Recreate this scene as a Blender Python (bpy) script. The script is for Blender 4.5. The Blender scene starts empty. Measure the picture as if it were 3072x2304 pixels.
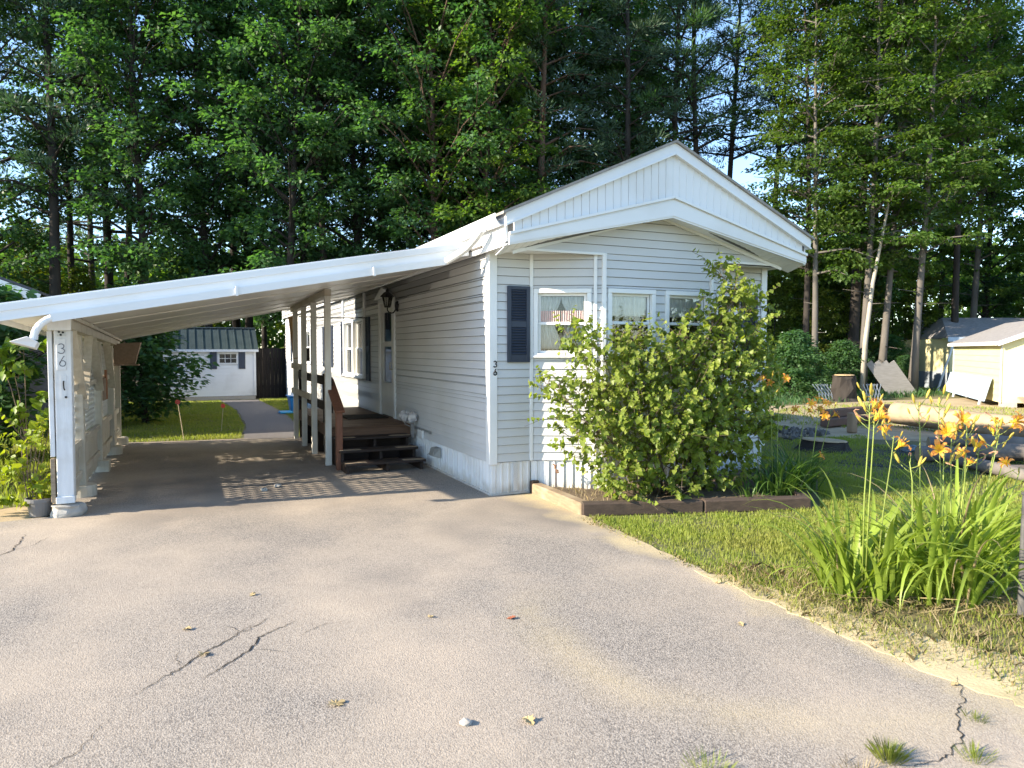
import bpy, math, random
import numpy as np
from mathutils import Vector, Matrix
R = math.radians
random.seed(7); rng = np.random.default_rng(7)
scn = bpy.context.scene
COL = scn.collection

# ---------------------------------------------------------------- camera, sky, sun, exposure
cam = bpy.data.cameras.new('camera'); cam_o = bpy.data.objects.new('camera', cam); COL.objects.link(cam_o)
cam_o.location = (-3.235, -7.732, 1.72)
cam_o.rotation_euler = (R(90 - 2.7225), 0, R(-24.4196))
cam.sensor_width = 36; cam.lens = 25.137; cam.clip_start = 0.05; cam.clip_end = 1000
cam.dof.use_dof = True; cam.dof.focus_distance = 8.6; cam.dof.aperture_fstop = 3.2
scn.camera = cam_o
SUN_EL, SUN_AZ = 24.0, 4.5            # sun low on the left, a little behind the front wall
world = bpy.data.worlds.new('World'); scn.world = world; world.use_nodes = True
wn = world.node_tree.nodes; wl = world.node_tree.links
bgn = wn['Background']; sky = wn.new('ShaderNodeTexSky'); sky.sky_type = 'NISHITA'; sky.sun_disc = False
sky.sun_elevation = R(SUN_EL); sky.sun_rotation = R(-(90 - SUN_AZ)); sky.altitude = 100; sky.air_density = 1.0; sky.dust_density = 0.2; sky.ozone_density = 3.0
wl.new(sky.outputs[0], bgn.inputs[0]); bgn.inputs[1].default_value = 0.15
sl = bpy.data.lights.new('sun', 'SUN'); sl.energy = 5.0; sl.angle = R(0.53); sl.color = (1.0, 0.88, 0.70)
so = bpy.data.objects.new('sun', sl); COL.objects.link(so); so.location = (-20, 5, 12)
_d = Vector((math.cos(R(SUN_EL)) * math.cos(R(SUN_AZ)), -math.cos(R(SUN_EL)) * math.sin(R(SUN_AZ)), -math.sin(R(SUN_EL))))
so.rotation_euler = _d.to_track_quat('-Z', 'Y').to_euler()
scn.view_settings.view_transform = 'Standard'; scn.view_settings.look = 'None'
scn.view_settings.exposure = 1.5; scn.view_settings.gamma = 1.0
scn.view_settings.use_curve_mapping = False

# ---------------------------------------------------------------- helpers
OFF = {}
def tag(o, label=None, cat=None, group=None, kind=None):
    if label: o['label'] = label
    if cat: o['category'] = cat
    if group: o['group'] = group
    if kind: o['kind'] = kind
    return o
def thing(name, loc, label, cat, group=None):
    o = bpy.data.objects.new(name, None); COL.objects.link(o); o.location = loc
    o.empty_display_size = 0.1
    OFF[o.name] = Vector(loc); return tag(o, label, cat, group)
def link_mesh(name, me, mat, parent=None):
    o = bpy.data.objects.new(name, me); COL.objects.link(o)
    if mat is not None and len(me.materials) == 0: me.materials.append(mat)
    if parent is not None:
        o.parent = parent; OFF[o.name] = OFF[parent.name]
    else: OFF[o.name] = Vector((0, 0, 0))
    return o
class MB:
    def __init__(s): s.v = []; s.f = []
    def add(s, vs, fs):
        n = len(s.v); s.v += [tuple(a) for a in vs]; s.f += [tuple(i + n for i in f) for f in fs]; return s
    def hexa(s, p):   # p: 4 bottom (ccw) + 4 top
        return s.add(p, [(3, 2, 1, 0), (4, 5, 6, 7), (0, 1, 5, 4), (1, 2, 6, 5), (2, 3, 7, 6), (3, 0, 4, 7)])
    def box(s, x0, x1, y0, y1, z0, z1):
        return s.hexa([(x0, y0, z0), (x1, y0, z0), (x1, y1, z0), (x0, y1, z0), (x0, y0, z1), (x1, y0, z1), (x1, y1, z1), (x0, y1, z1)])
    def bar(s, p, q, w, h, up=(0, 0, 1)):
        p = Vector(p); q = Vector(q); d = (q - p).normalized(); up = Vector(up)
        if abs(d.dot(up)) > .999: up = Vector((0, 1, 0))
        sd = d.cross(up).normalized(); u = sd.cross(d).normalized()
        a = sd * w / 2; b = u * h / 2
        return s.hexa([p - a - b, p + a - b, q + a - b, q - a - b, p - a + b, p + a + b, q + a + b, q - a + b])
    def prism(s, loop, vec):
        n = len(loop); vec = Vector(vec); a = [Vector(p) for p in loop]; b = [p + vec for p in a]
        return s.add(a + b, [tuple(range(n - 1, -1, -1)), tuple(range(n, 2 * n))] + [(i, (i + 1) % n, n + (i + 1) % n, n + i) for i in range(n)])
    def tube(s, pts, rad, n=6, cap=True):
        pts = [Vector(p) for p in pts]
        if not hasattr(rad, '__len__'): rad = [rad] * len(pts)
        ring = []; ref = Vector((0.3, 0.2, 0.93))
        for i, p in enumerate(pts):
            d = (pts[min(i + 1, len(pts) - 1)] - pts[max(i - 1, 0)]).normalized()
            a = d.cross(ref)
            if a.length < .05: a = d.cross(Vector((1, 0, 0)))
            a.normalize(); b = d.cross(a)
            ring.append([p + (a * math.cos(2 * math.pi * k / n) + b * math.sin(2 * math.pi * k / n)) * rad[i] for k in range(n)])
        base = len(s.v)
        for r_ in ring: s.v += [tuple(q) for q in r_]
        for i in range(len(pts) - 1):
            for k in range(n):
                s.f.append((base + i * n + k, base + i * n + (k + 1) % n, base + (i + 1) * n + (k + 1) % n, base + (i + 1) * n + k))
        if cap:
            s.f.append(tuple(base + k for k in range(n - 1, -1, -1))); e = base + (len(pts) - 1) * n
            s.f.append(tuple(e + k for k in range(n)))
        return s
    def lathe(s, c, prof, n=20):
        base = len(s.v)
        for (r_, z) in prof:
            for k in range(n):
                a = 2 * math.pi * k / n; s.v.append((c[0] + r_ * math.cos(a), c[1] + r_ * math.sin(a), c[2] + z))
        for i in range(len(prof) - 1):
            for k in range(n):
                s.f.append((base + i * n + k, base + i * n + (k + 1) % n, base + (i + 1) * n + (k + 1) % n, base + (i + 1) * n + k))
        return s
    def build(s, name, mat, parent=None, smooth=False, bevel=0):
        me = bpy.data.meshes.new(name)
        o_ = OFF[parent.name] if parent is not None else Vector((0, 0, 0))
        me.from_pydata([(a[0] - o_[0], a[1] - o_[1], a[2] - o_[2]) for a in s.v], [], s.f)
        if smooth: me.polygons.foreach_set('use_smooth', [True] * len(me.polygons))
        me.update()
        o = link_mesh(name, me, mat, parent)
        if bevel:
            m = o.modifiers.new('bevel', 'BEVEL'); m.width = bevel; m.segments = 1; m.limit_method = 'ANGLE'
        return o
def np_mesh(name, verts, faces):
    """verts (n,3), faces (m,k) uniform"""
    me = bpy.data.meshes.new(name); verts = np.asarray(verts, np.float32); faces = np.asarray(faces, np.int32)
    m, k = faces.shape
    me.vertices.add(len(verts)); me.vertices.foreach_set('co', verts.ravel())
    me.loops.add(m * k); me.loops.foreach_set('vertex_index', faces.ravel())
    me.polygons.add(m); me.polygons.foreach_set('loop_start', np.arange(0, m * k, k, dtype=np.int32))
    me.polygons.foreach_set('loop_total', np.full(m, k, np.int32))
    me.update(calc_edges=True); return me
def unit(a): return a / np.maximum(np.linalg.norm(a, axis=-1, keepdims=True), 1e-9)
def leaf_quads(c, d, nrm, L, W, fold=.18):
    """diamond leaves; c base point, d direction along, nrm normal"""
    d = unit(d); s = unit(np.cross(d, nrm)); n_ = np.cross(s, d)
    L = np.asarray(L).reshape(-1, 1); W = np.asarray(W).reshape(-1, 1)
    v = np.stack([c, c + d * L * .45 + s * W * .5 + n_ * W * fold, c + d * L, c + d * L * .45 - s * W * .5 + n_ * W * fold], 1)
    f = np.arange(len(c) * 4).reshape(-1, 4)
    return v.reshape(-1, 3), f
def copy_tree(o, parent=None):
    c = o.copy(); COL.objects.link(c); c.parent = parent
    OFF[c.name] = OFF[o.name]
    for ch in o.children: copy_tree(ch, c)
    return c

# ---------------------------------------------------------------- materials
MATS = {}
def nmat(name):
    m = bpy.data.materials.new(name); m.use_nodes = True
    return m, m.node_tree.nodes, m.node_tree.links, m.node_tree.nodes['Principled BSDF']
def setc(sock, c): sock.default_value = (c[0], c[1], c[2], 1)
def M(name, col, col2=None, rough=.6, spec=.3, scale=3.0, stretch=(1, 1, 1), bump=0.0, bscale=40, detail=6, metallic=0, dirt=None, dirt_scale=2.0, dirt_amt=.5, island=0.0):
    if name in MATS: return MATS[name]
    m, N, L, B = nmat(name); MATS[name] = m
    tc = N.new('ShaderNodeTexCoord'); mp = N.new('ShaderNodeMapping'); mp.inputs['Scale'].default_value = stretch
    L.new(tc.outputs['Object'], mp.inputs[0])
    nz = N.new('ShaderNodeTexNoise'); nz.inputs['Scale'].default_value = scale; nz.inputs['Detail'].default_value = detail
    L.new(mp.outputs[0], nz.inputs[0])
    mix = N.new('ShaderNodeMix'); mix.data_type = 'RGBA'
    rp = N.new('ShaderNodeMapRange'); rp.inputs[1].default_value = .3; rp.inputs[2].default_value = .7
    L.new(nz.outputs[0], rp.inputs[0]); L.new(rp.outputs[0], mix.inputs[0])
    setc(mix.inputs[6], col); setc(mix.inputs[7], col2 or tuple(c * .85 for c in col)); out = mix.outputs[2]
    if dirt:
        n2 = N.new('ShaderNodeTexNoise'); n2.inputs['Scale'].default_value = dirt_scale; n2.inputs['Detail'].default_value = 8
        L.new(tc.outputs['Object'], n2.inputs[0]); r2 = N.new('ShaderNodeMapRange'); r2.inputs[1].default_value = .5; r2.inputs[2].default_value = .75; r2.inputs[4].default_value = dirt_amt
        L.new(n2.outputs[0], r2.inputs[0]); x2 = N.new('ShaderNodeMix'); x2.data_type = 'RGBA'
        L.new(r2.outputs[0], x2.inputs[0]); L.new(out, x2.inputs[6]); setc(x2.inputs[7], dirt); out = x2.outputs[2]
    if island:
        g = N.new('ShaderNodeObjectInfo'); hs = N.new('ShaderNodeHueSaturation'); mr = N.new('ShaderNodeMapRange')
        mr.inputs[3].default_value = 1 - island; mr.inputs[4].default_value = 1 + island
        L.new(g.outputs['Random'], mr.inputs[0]); L.new(mr.outputs[0], hs.inputs['Value']); L.new(out, hs.inputs['Color']); out = hs.outputs[0]
    L.new(out, B.inputs['Base Color'])
    B.inputs['Roughness'].default_value = rough; B.inputs['Specular IOR Level'].default_value = spec; B.inputs['Metallic'].default_value = metallic
    if bump:
        n3 = N.new('ShaderNodeTexNoise'); n3.inputs['Scale'].default_value = bscale; n3.inputs['Detail'].default_value = 4
        L.new(mp.outputs[0], n3.inputs[0]); bp = N.new('ShaderNodeBump'); bp.inputs['Strength'].default_value = bump; bp.inputs['Distance'].default_value = .01
        L.new(n3.outputs[0], bp.inputs['Height']); L.new(bp.outputs[0], B.inputs['Normal'])
    return m
def leafmat(name, c1, c2, trans=.35, tcol=None, rough=.5, c3=None):
    m, N, L, B = nmat(name); MATS[name] = m
    g = N.new('ShaderNodeNewGeometry'); oi = N.new('ShaderNodeObjectInfo')
    mix = N.new('ShaderNodeMix'); mix.data_type = 'RGBA'; L.new(g.outputs['Random Per Island'], mix.inputs[0]); setc(mix.inputs[6], c1); setc(mix.inputs[7], c2)
    hs = N.new('ShaderNodeHueSaturation'); mr = N.new('ShaderNodeMapRange'); mr.inputs[3].default_value = .75; mr.inputs[4].default_value = 1.25
    L.new(oi.outputs['Random'], mr.inputs[0]); L.new(mr.outputs[0], hs.inputs['Value']); L.new(mix.outputs[2], hs.inputs['Color'])
    tc = N.new('ShaderNodeTexCoord'); nz = N.new('ShaderNodeTexNoise'); nz.inputs['Scale'].default_value = .9; L.new(tc.outputs['Object'], nz.inputs[0])
    m2 = N.new('ShaderNodeMix'); m2.data_type = 'RGBA'; r2 = N.new('ShaderNodeMapRange'); r2.inputs[1].default_value = .45; r2.inputs[2].default_value = .7; r2.inputs[4].default_value = .6
    L.new(nz.outputs[0], r2.inputs[0]); L.new(r2.outputs[0], m2.inputs[0]); L.new(hs.outputs[0], m2.inputs[6]); setc(m2.inputs[7], c3 or tuple(x * 1.3 for x in c2))
    L.new(m2.outputs[2], B.inputs['Base Color']); B.inputs['Roughness'].default_value = rough; B.inputs['Specular IOR Level'].default_value = .35
    tr = N.new('ShaderNodeBsdfTranslucent'); hb = N.new('ShaderNodeMix'); hb.data_type = 'RGBA'; hb.blend_type = 'MULTIPLY'; hb.inputs[0].default_value = 1
    L.new(m2.outputs[2], hb.inputs[6]); setc(hb.inputs[7], tcol or (1.6, 1.7, .6)); L.new(hb.outputs[2], tr.inputs[0])
    ms = N.new('ShaderNodeMixShader'); ms.inputs[0].default_value = trans
    L.new(B.outputs[0], ms.inputs[1]); L.new(tr.outputs[0], ms.inputs[2]); L.new(ms.outputs[0], N['Material Output'].inputs[0])
    return m
def glassmat(name, tint=(.95, .96, .955)):
    m, N, L, B = nmat(name); MATS[name] = m; N.remove(B)
    fr = N.new('ShaderNodeFresnel'); fr.inputs[0].default_value = 1.5
    ad = N.new('ShaderNodeMath'); ad.operation = 'MULTIPLY'; ad.inputs[1].default_value = 1.25; ad.use_clamp = True; L.new(fr.outputs[0], ad.inputs[0])
    t = N.new('ShaderNodeBsdfTransparent'); setc(t.inputs[0], tint); gl = N.new('ShaderNodeBsdfGlossy'); gl.inputs['Roughness'].default_value = .02
    ms = N.new('ShaderNodeMixShader'); L.new(ad.outputs[0], ms.inputs[0]); L.new(t.outputs[0], ms.inputs[1]); L.new(gl.outputs[0], ms.inputs[2]); L.new(ms.outputs[0], N['Material Output'].inputs[0])
    return m

SIDING = M('vinyl_siding', (.60, .605, .60), (.57, .575, .57), rough=.42, scale=1.2, bump=.05, bscale=30, stretch=(1, 1, 6), dirt=(.46, .45, .39), dirt_scale=.9, dirt_amt=.38)
SHEATH = M('sheathing', (.13, .13, .13), rough=.9)  # painted dark so gaps between boards read as shadow lines under the laps
TRIM = M('white_trim', (.78, .79, .78), (.74, .75, .74), rough=.38, scale=2, dirt=(.55, .53, .47), dirt_scale=1.3, dirt_amt=.3)
SKIRT = M('skirting_metal', (.74, .76, .77), (.7, .72, .73), rough=.35, scale=3, dirt=(.5, .46, .38), dirt_scale=2.0, dirt_amt=.35)
def splash(m, zt=.16, col=(.34, .28, .19), amt=.55):
    N, L = m.node_tree.nodes, m.node_tree.links; B = N['Principled BSDF']; src = B.inputs['Base Color'].links[0].from_socket
    tc = N.new('ShaderNodeTexCoord'); sp = N.new('ShaderNodeSeparateXYZ'); L.new(tc.outputs['Object'], sp.inputs[0])
    nz = N.new('ShaderNodeTexNoise'); nz.inputs['Scale'].default_value = 7; nz.inputs['Detail'].default_value = 8; L.new(tc.outputs['Object'], nz.inputs[0])
    ad = N.new('ShaderNodeMath'); ad.operation = 'MULTIPLY_ADD'; ad.inputs[1].default_value = -.30; L.new(nz.outputs[0], ad.inputs[0]); L.new(sp.outputs[2], ad.inputs[2])
    mr = N.new('ShaderNodeMapRange'); mr.inputs[1].default_value = zt - .15; mr.inputs[2].default_value = -.15; mr.inputs[4].default_value = amt; L.new(ad.outputs[0], mr.inputs[0])
    mx = N.new('ShaderNodeMix'); mx.data_type = 'RGBA'; L.new(mr.outputs[0], mx.inputs[0]); L.new(src, mx.inputs[6]); setc(mx.inputs[7], col); L.new(mx.outputs[2], B.inputs['Base Color'])
splash(SKIRT)
FASCIA = M('fascia_metal', (.76, .77, .77), (.72, .73, .73), rough=.33, scale=2, stretch=(.3, 1, 1), dirt=(.5, .47, .4), dirt_scale=1.2, dirt_amt=.35)
CEIL = M('carport_ceiling', (.84, .81, .75), (.80, .77, .70), rough=.4, scale=1.2, stretch=(.4, 2, 1), dirt=(.60, .54, .45), dirt_scale=.8, dirt_amt=.35)
ROOFM = M('roof_shingle', (.33, .31, .28), (.24, .22, .2), rough=.9, scale=14, bump=.4, bscale=60)
NAVY = M('shutter_navy', (.028, .038, .062), (.034, .045, .07), rough=.45, spec=.4)
BLACK = M('black_metal', (.012, .012, .014), rough=.4, spec=.4)
PAINTW = M('painted_post', (.60, .55, .46), (.50, .45, .36), rough=.6, scale=4, stretch=(6, 6, .6), bump=.25, bscale=14, dirt=(.36, .28, .19), dirt_scale=3.2, dirt_amt=.5, island=.06)
PAINTB = M('painted_post_pale', (.72, .73, .74), (.64, .65, .66), rough=.55, scale=4, stretch=(6, 6, .6), bump=.3, bscale=14, dirt=(.40, .34, .26), dirt_scale=4, dirt_amt=.4)
LATT = M('lattice_plastic', (.64, .61, .55), rough=.45)
CONC = M('concrete', (.42, .40, .36), (.33, .31, .28), rough=.9, scale=9, bump=.6, bscale=28)
DECK = M('deck_stain', (.17, .095, .055), (.11, .062, .038), rough=.6, scale=6, stretch=(1, 8, 8), bump=.25, bscale=18, island=.18)
STAIN = M('rail_stain', (.22, .09, .05), (.15, .065, .038), rough=.55, scale=5, stretch=(6, 6, 1), bump=.2, bscale=14, island=.1)
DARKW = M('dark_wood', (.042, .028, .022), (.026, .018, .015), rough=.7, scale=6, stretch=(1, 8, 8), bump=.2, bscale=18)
WORN = M('worn_tread', (.36, .29, .21), (.24, .18, .12), rough=.75, scale=8, stretch=(1, 8, 8), bump=.2, bscale=20)
TIMBER = M('landscape_timber', (.30, .22, .14), (.20, .145, .09), rough=.8, scale=5, stretch=(1, 1, 7), bump=.35, bscale=16, dirt=(.45, .38, .27), dirt_scale=3, dirt_amt=.6)
TIMBERD = M('dark_timber', (.085, .06, .045), (.05, .036, .028), rough=.85, scale=5, stretch=(1, 6, 6), bump=.35, bscale=18)
GLASS = glassmat('window_glass')
CURT = M('curtain_lace', (.74, .73, .70), (.66, .65, .62), rough=.9, scale=20)
PINK = M('curtain_pink', (.74, .44, .40), (.72, .52, .48), rough=.9, scale=18)
splash(PINK, 2.19, (.74, .72, .70), 1.0)
GREYW = M('weathered_board', (.27, .26, .25), (.2, .19, .18), rough=.85, scale=4, stretch=(1, 1, 8), bump=.3, bscale=16)
FLOORI = M('interior', (.12, .11, .10), rough=.9)
# ================================================================ GROUND
def asphalt_mat():
    m, N, L, B = nmat('asphalt'); MATS['asphalt'] = m
    tc = N.new('ShaderNodeTexCoord'); P = tc.outputs['Object']
    def noise(sc, det=6, rough=.55):
        n = N.new('ShaderNodeTexNoise'); n.inputs['Scale'].default_value = sc; n.inputs['Detail'].default_value = det; n.inputs['Roughness'].default_value = rough; L.new(P, n.inputs[0]); return n.outputs[0]
    def rng_(s, a, b, c=0, d=1):
        r = N.new('ShaderNodeMapRange'); r.inputs[1].default_value = a; r.inputs[2].default_value = b; r.inputs[3].default_value = c; r.inputs[4].default_value = d; L.new(s, r.inputs[0]); return r.outputs[0]
    def mixc(f, a, b):
        x = N.new('ShaderNodeMix'); x.data_type = 'RGBA'
        L.new(f, x.inputs[0])
        for s, c in ((6, a), (7, b)):
            if isinstance(c, tuple): setc(x.inputs[s], c)
            else: L.new(c, x.inputs[s])
        return x.outputs[2]
    def math_(op, a, b=None):
        x = N.new('ShaderNodeMath'); x.operation = op
        for i, c in enumerate((a, b)):
            if c is None: continue
            if isinstance(c, (int, float)): x.inputs[i].default_value = c
            else: L.new(c, x.inputs[i])
        return x.outputs[0]
    vo = N.new('ShaderNodeTexVoronoi'); vo.inputs['Scale'].default_value = 150; L.new(P, vo.inputs[0])
    vh = N.new('ShaderNodeHueSaturation'); vh.inputs['Saturation'].default_value = .25; vh.inputs['Value'].default_value = .8; L.new(vo.outputs['Color'], vh.inputs['Color'])
    sepc = N.new('ShaderNodeSeparateColor'); L.new(vh.outputs[0], sepc.inputs[0])
    stone = mixc(rng_(sepc.outputs[0], .2, .8), (.175, .155, .135), (.49, .43, .36))
    gap = rng_(vo.outputs['Distance'], .35, .75)
    base = mixc(gap, stone, (.14, .122, .106))
    dust = mixc(rng_(noise(.55, 5), .38, .66), base, mixc(rng_(noise(40, 3), .3, .7), (.36, .295, .23), (.48, .40, .31)))
    base = mixc(rng_(noise(.9, 4), .5, .72, 0, .55), dust, base)
    base = mixc(rng_(noise(.33, 3), .53, .66, 0, .7), base, (.15, .134, .12))
    sep = N.new('ShaderNodeSeparateXYZ'); L.new(P, sep.inputs[0])
    # wind-blown sand: one strip along the lawn edge, one curved drift
    wob = rng_(noise(1.6, 5), .2, .8, -.28, .28)
    edge = rng_(math_('ADD', sep.outputs[0], wob), .14, .46)
    dx = math_('SUBTRACT', sep.outputs[0], .05); dy = math_('ADD', sep.outputs[1], 4.2)
    dist = math_('SQRT', math_('ADD', math_('MULTIPLY', dx, dx), math_('MULTIPLY', dy, dy)))
    ring = rng_(math_('ABSOLUTE', math_('ADD', math_('SUBTRACT', dist, 1.37), math_('MULTIPLY', wob, .3))), .0, .26, 1, 0)
    side = rng_(math_('SUBTRACT', math_('MULTIPLY', dx, -1), math_('MULTIPLY', dy, .9)), -.1, .7)
    ring = math_('MULTIPLY', ring, math_('MULTIPLY', side, rng_(noise(2.3, 4), .3, .6, .35, 1)))
    grain = rng_(noise(60, 3), .36, .6, .55, 1)
    sandm = math_('MULTIPLY', math_('MAXIMUM', math_('MULTIPLY', edge, .95), math_('MULTIPLY', ring, .38)), grain)
    base = mixc(sandm, base, mixc(noise(30, 3), (.46, .36, .19), (.58, .47, .27)))
    L.new(base, B.inputs['Base Color']); B.inputs['Roughness'].default_value = .88; B.inputs['Specular IOR Level'].default_value = .25
    bp = N.new('ShaderNodeBump'); bp.inputs['Strength'].default_value = .5; bp.inputs['Distance'].default_value = .005
    h = math_('ADD', math_('MULTIPLY', vo.outputs['Distance'], -1.0), math_('MULTIPLY', noise(9, 5), .8))
    L.new(h, bp.inputs['Height']); L.new(bp.outputs[0], B.inputs['Normal'])
    return m
ASPH = asphalt_mat()
GROUNDM = M('turf_ground', (.095, .115, .036), (.17, .14, .075), rough=.95, scale=2.2, bump=.5, bscale=30, dirt=(.22, .17, .09), dirt_scale=1.2, dirt_amt=.5)
FORESTM = M('forest_floor', (.045, .045, .022), (.085, .065, .035), rough=1, scale=.8, bump=.5, bscale=8)
SANDM = M('sandy_soil', (.46, .37, .24), (.34, .26, .16), rough=.95, scale=2.5, bump=.5, bscale=20, dirt=(.20, .15, .09), dirt_scale=1.1, dirt_amt=.6)
SOILM = M('garden_soil', (.11, .078, .05), (.16, .12, .08), rough=1, scale=14, bump=1.0, bscale=45)
BEDM = M('dark_bed', (.05, .047, .05), (.075, .068, .066), rough=.95, scale=6, bump=.6, bscale=40)
PATHM = M('path_asphalt', (.12, .112, .115), (.155, .145, .142), rough=.9, scale=20, bump=.5, bscale=90)

def sheet(name, pts, z, mat, jit=0, step=None, seed=1):
    r = random.Random(seed); q = []
    for i, a in enumerate(pts):
        b = pts[(i + 1) % len(pts)]; d = math.dist(a, b); n = max(1, int(d / step)) if step else 1
        for k in range(n):
            t = k / n; q.append((a[0] + (b[0] - a[0]) * t + (r.uniform(-jit, jit) if k else 0), a[1] + (b[1] - a[1]) * t + (r.uniform(-jit, jit) if k else 0), z))
    m = MB(); m.prism(q[::-1] if sum(q[i - 1][0] * q[i][1] - q[i][0] * q[i - 1][1] for i in range(len(q))) < 0 else q, (0, 0, -.05))
    # prism extrudes down, flip so the sheet's top faces up
    m.f = [tuple(reversed(f)) for f in m.f]
    return tag(m.build(name, mat), kind='structure')
g = MB(); g.add([(-400, -400, -.016), (400, -400, -.016), (400, 400, -.016), (-400, 400, -.016)], [(0, 1, 2, 3)])
ground = tag(g.build('ground', GROUNDM), kind='structure')
drive = sheet('driveway', [(-14, -14), (14, -14), (14, -9.6), (6, -8.9), (2.6, -7.9), (1.2, -6.7), (.52, -5.7), (.39, -4.9), (.40, -3.55), (.46, -2.4), (.50, -1.37), (.5, -.06), (.02, -.02), (.02, 6.9), (-1.3, 6.75), (-2.3, 7.0), (-4.5, 7.3), (-4.5, .9), (-5.6, .75), (-14, .6)], 0, ASPH, jit=.018, step=.16)
sheet('garden_path', [(-2.28, 6.9), (-1.38, 6.72), (-.95, 9.5), (-.86, 12.9), (-1.05, 18.6), (-2.2, 18.6), (-1.95, 14), (-2.05, 9.5)], -.004, PATHM, jit=.03, step=.4)
sheet('forest_floor', [(-90, 20.5), (-2, 21.2), (6, 20.2), (16, 16.5), (24, 12.5), (34, 9.5), (90, 4), (120, 120), (-90, 120)], -.011, FORESTM, jit=.3, step=3)
sheet('sandy_yard', [(6.6, 3.2), (8.4, 2.6), (10.0, .6), (13, -2.5), (22, -6), (40, -6), (34, 6), (23, 9), (17.5, 9.2), (12, 8.8), (8.2, 6.4)], -.007, SANDM, jit=.2, step=1)
sheet('dark_soil_bed', [(5.8, .2), (6.5, -1.2), (7.6, -2.2), (9.3, -2.0), (9.3, .6), (7.9, 1.25)], -.003, BEDM, jit=.1, step=.4)
sheet('sand_apron', [(-14, .55), (-4.62, .8), (-4.55, 1.9), (-5.2, 1.5), (-6.4, 1.6), (-14, 1.8)], -.006, SANDM, jit=.06, step=.4)
# cracks in the asphalt: dark open joints
CRACKM = M('crack', (.02, .018, .017), rough=1)
def crack(pts, w, seed):
    r = random.Random(seed); P = []
    for i in range(len(pts) - 1):
        a, b = pts[i], pts[i + 1]; n = max(2, int(math.dist(a, b) / .025))
        for k in range(n): P.append((a[0] + (b[0] - a[0]) * k / n + r.uniform(-.013, .013), a[1] + (b[1] - a[1]) * k / n + r.uniform(-.013, .013)))
    P.append(pts[-1]); m = MB(); n = len(P)
    for i, p in enumerate(P):
        d = Vector((P[min(i + 1, n - 1)][0] - P[max(i - 1, 0)][0], P[min(i + 1, n - 1)][1] - P[max(i - 1, 0)][1])); d.normalize()
        ww = .62 * w * (.25 + .75 * math.sin(math.pi * (i + .3) / n)) * r.uniform(.45, 1.15) / 2
        m.v += [(p[0] - d.y * ww, p[1] + d.x * ww, .0035), (p[0] + d.y * ww, p[1] - d.x * ww, .0035)]
    m.f = [(2 * i, 2 * i + 1, 2 * i + 3, 2 * i + 2) for i in range(n - 1)]
    m.build('crack', CRACKM, drive)
crack([(-3.51, -3.79), (-3.41, -3.65), (-3.28, -3.53), (-3.21, -3.40), (-3.03, -3.23), (-2.9, -3.05)], .016, 1)
crack([(-3.19, -3.72), (-3.05, -3.57), (-2.94, -3.45), (-2.87, -3.26), (-2.79, -3.22), (-2.64, -3.10)], .02, 2)
crack([(-2.95, -3.16), (-2.88, -3.08), (-2.80, -2.98)], .012, 3)
crack([(-4.95, -.8), (-4.70, -.57), (-4.64, -.45), (-4.63, -.13), (-4.64, .15)], .022, 4)
crack([(.42, -5.35), (.2, -5.52), (-.02, -5.64), (-.12, -5.73), (-.35, -5.82), (-.62, -5.8)], .011, 5)
crack([(-3.28, -3.53), (-3.33, -3.42), (-3.30, -3.30)], .007, 8)
crack([(-2.94, -3.45), (-2.86, -3.47), (-2.76, -3.56)], .006, 9)
crack([(-3.03, -3.23), (-2.98, -3.12), (-3.05, -3.0)], .006, 10)
crack([(-4.64, -.45), (-4.5, -.3), (-4.42, -.05)], .008, 11)
crack([(-3.6, -4.0), (-3.7, -4.25), (-3.95, -4.5)], .008, 6)
crack([(-2.66, -3.35), (-2.5, -3.24), (-2.36, -3.22)], .007, 7)

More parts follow.
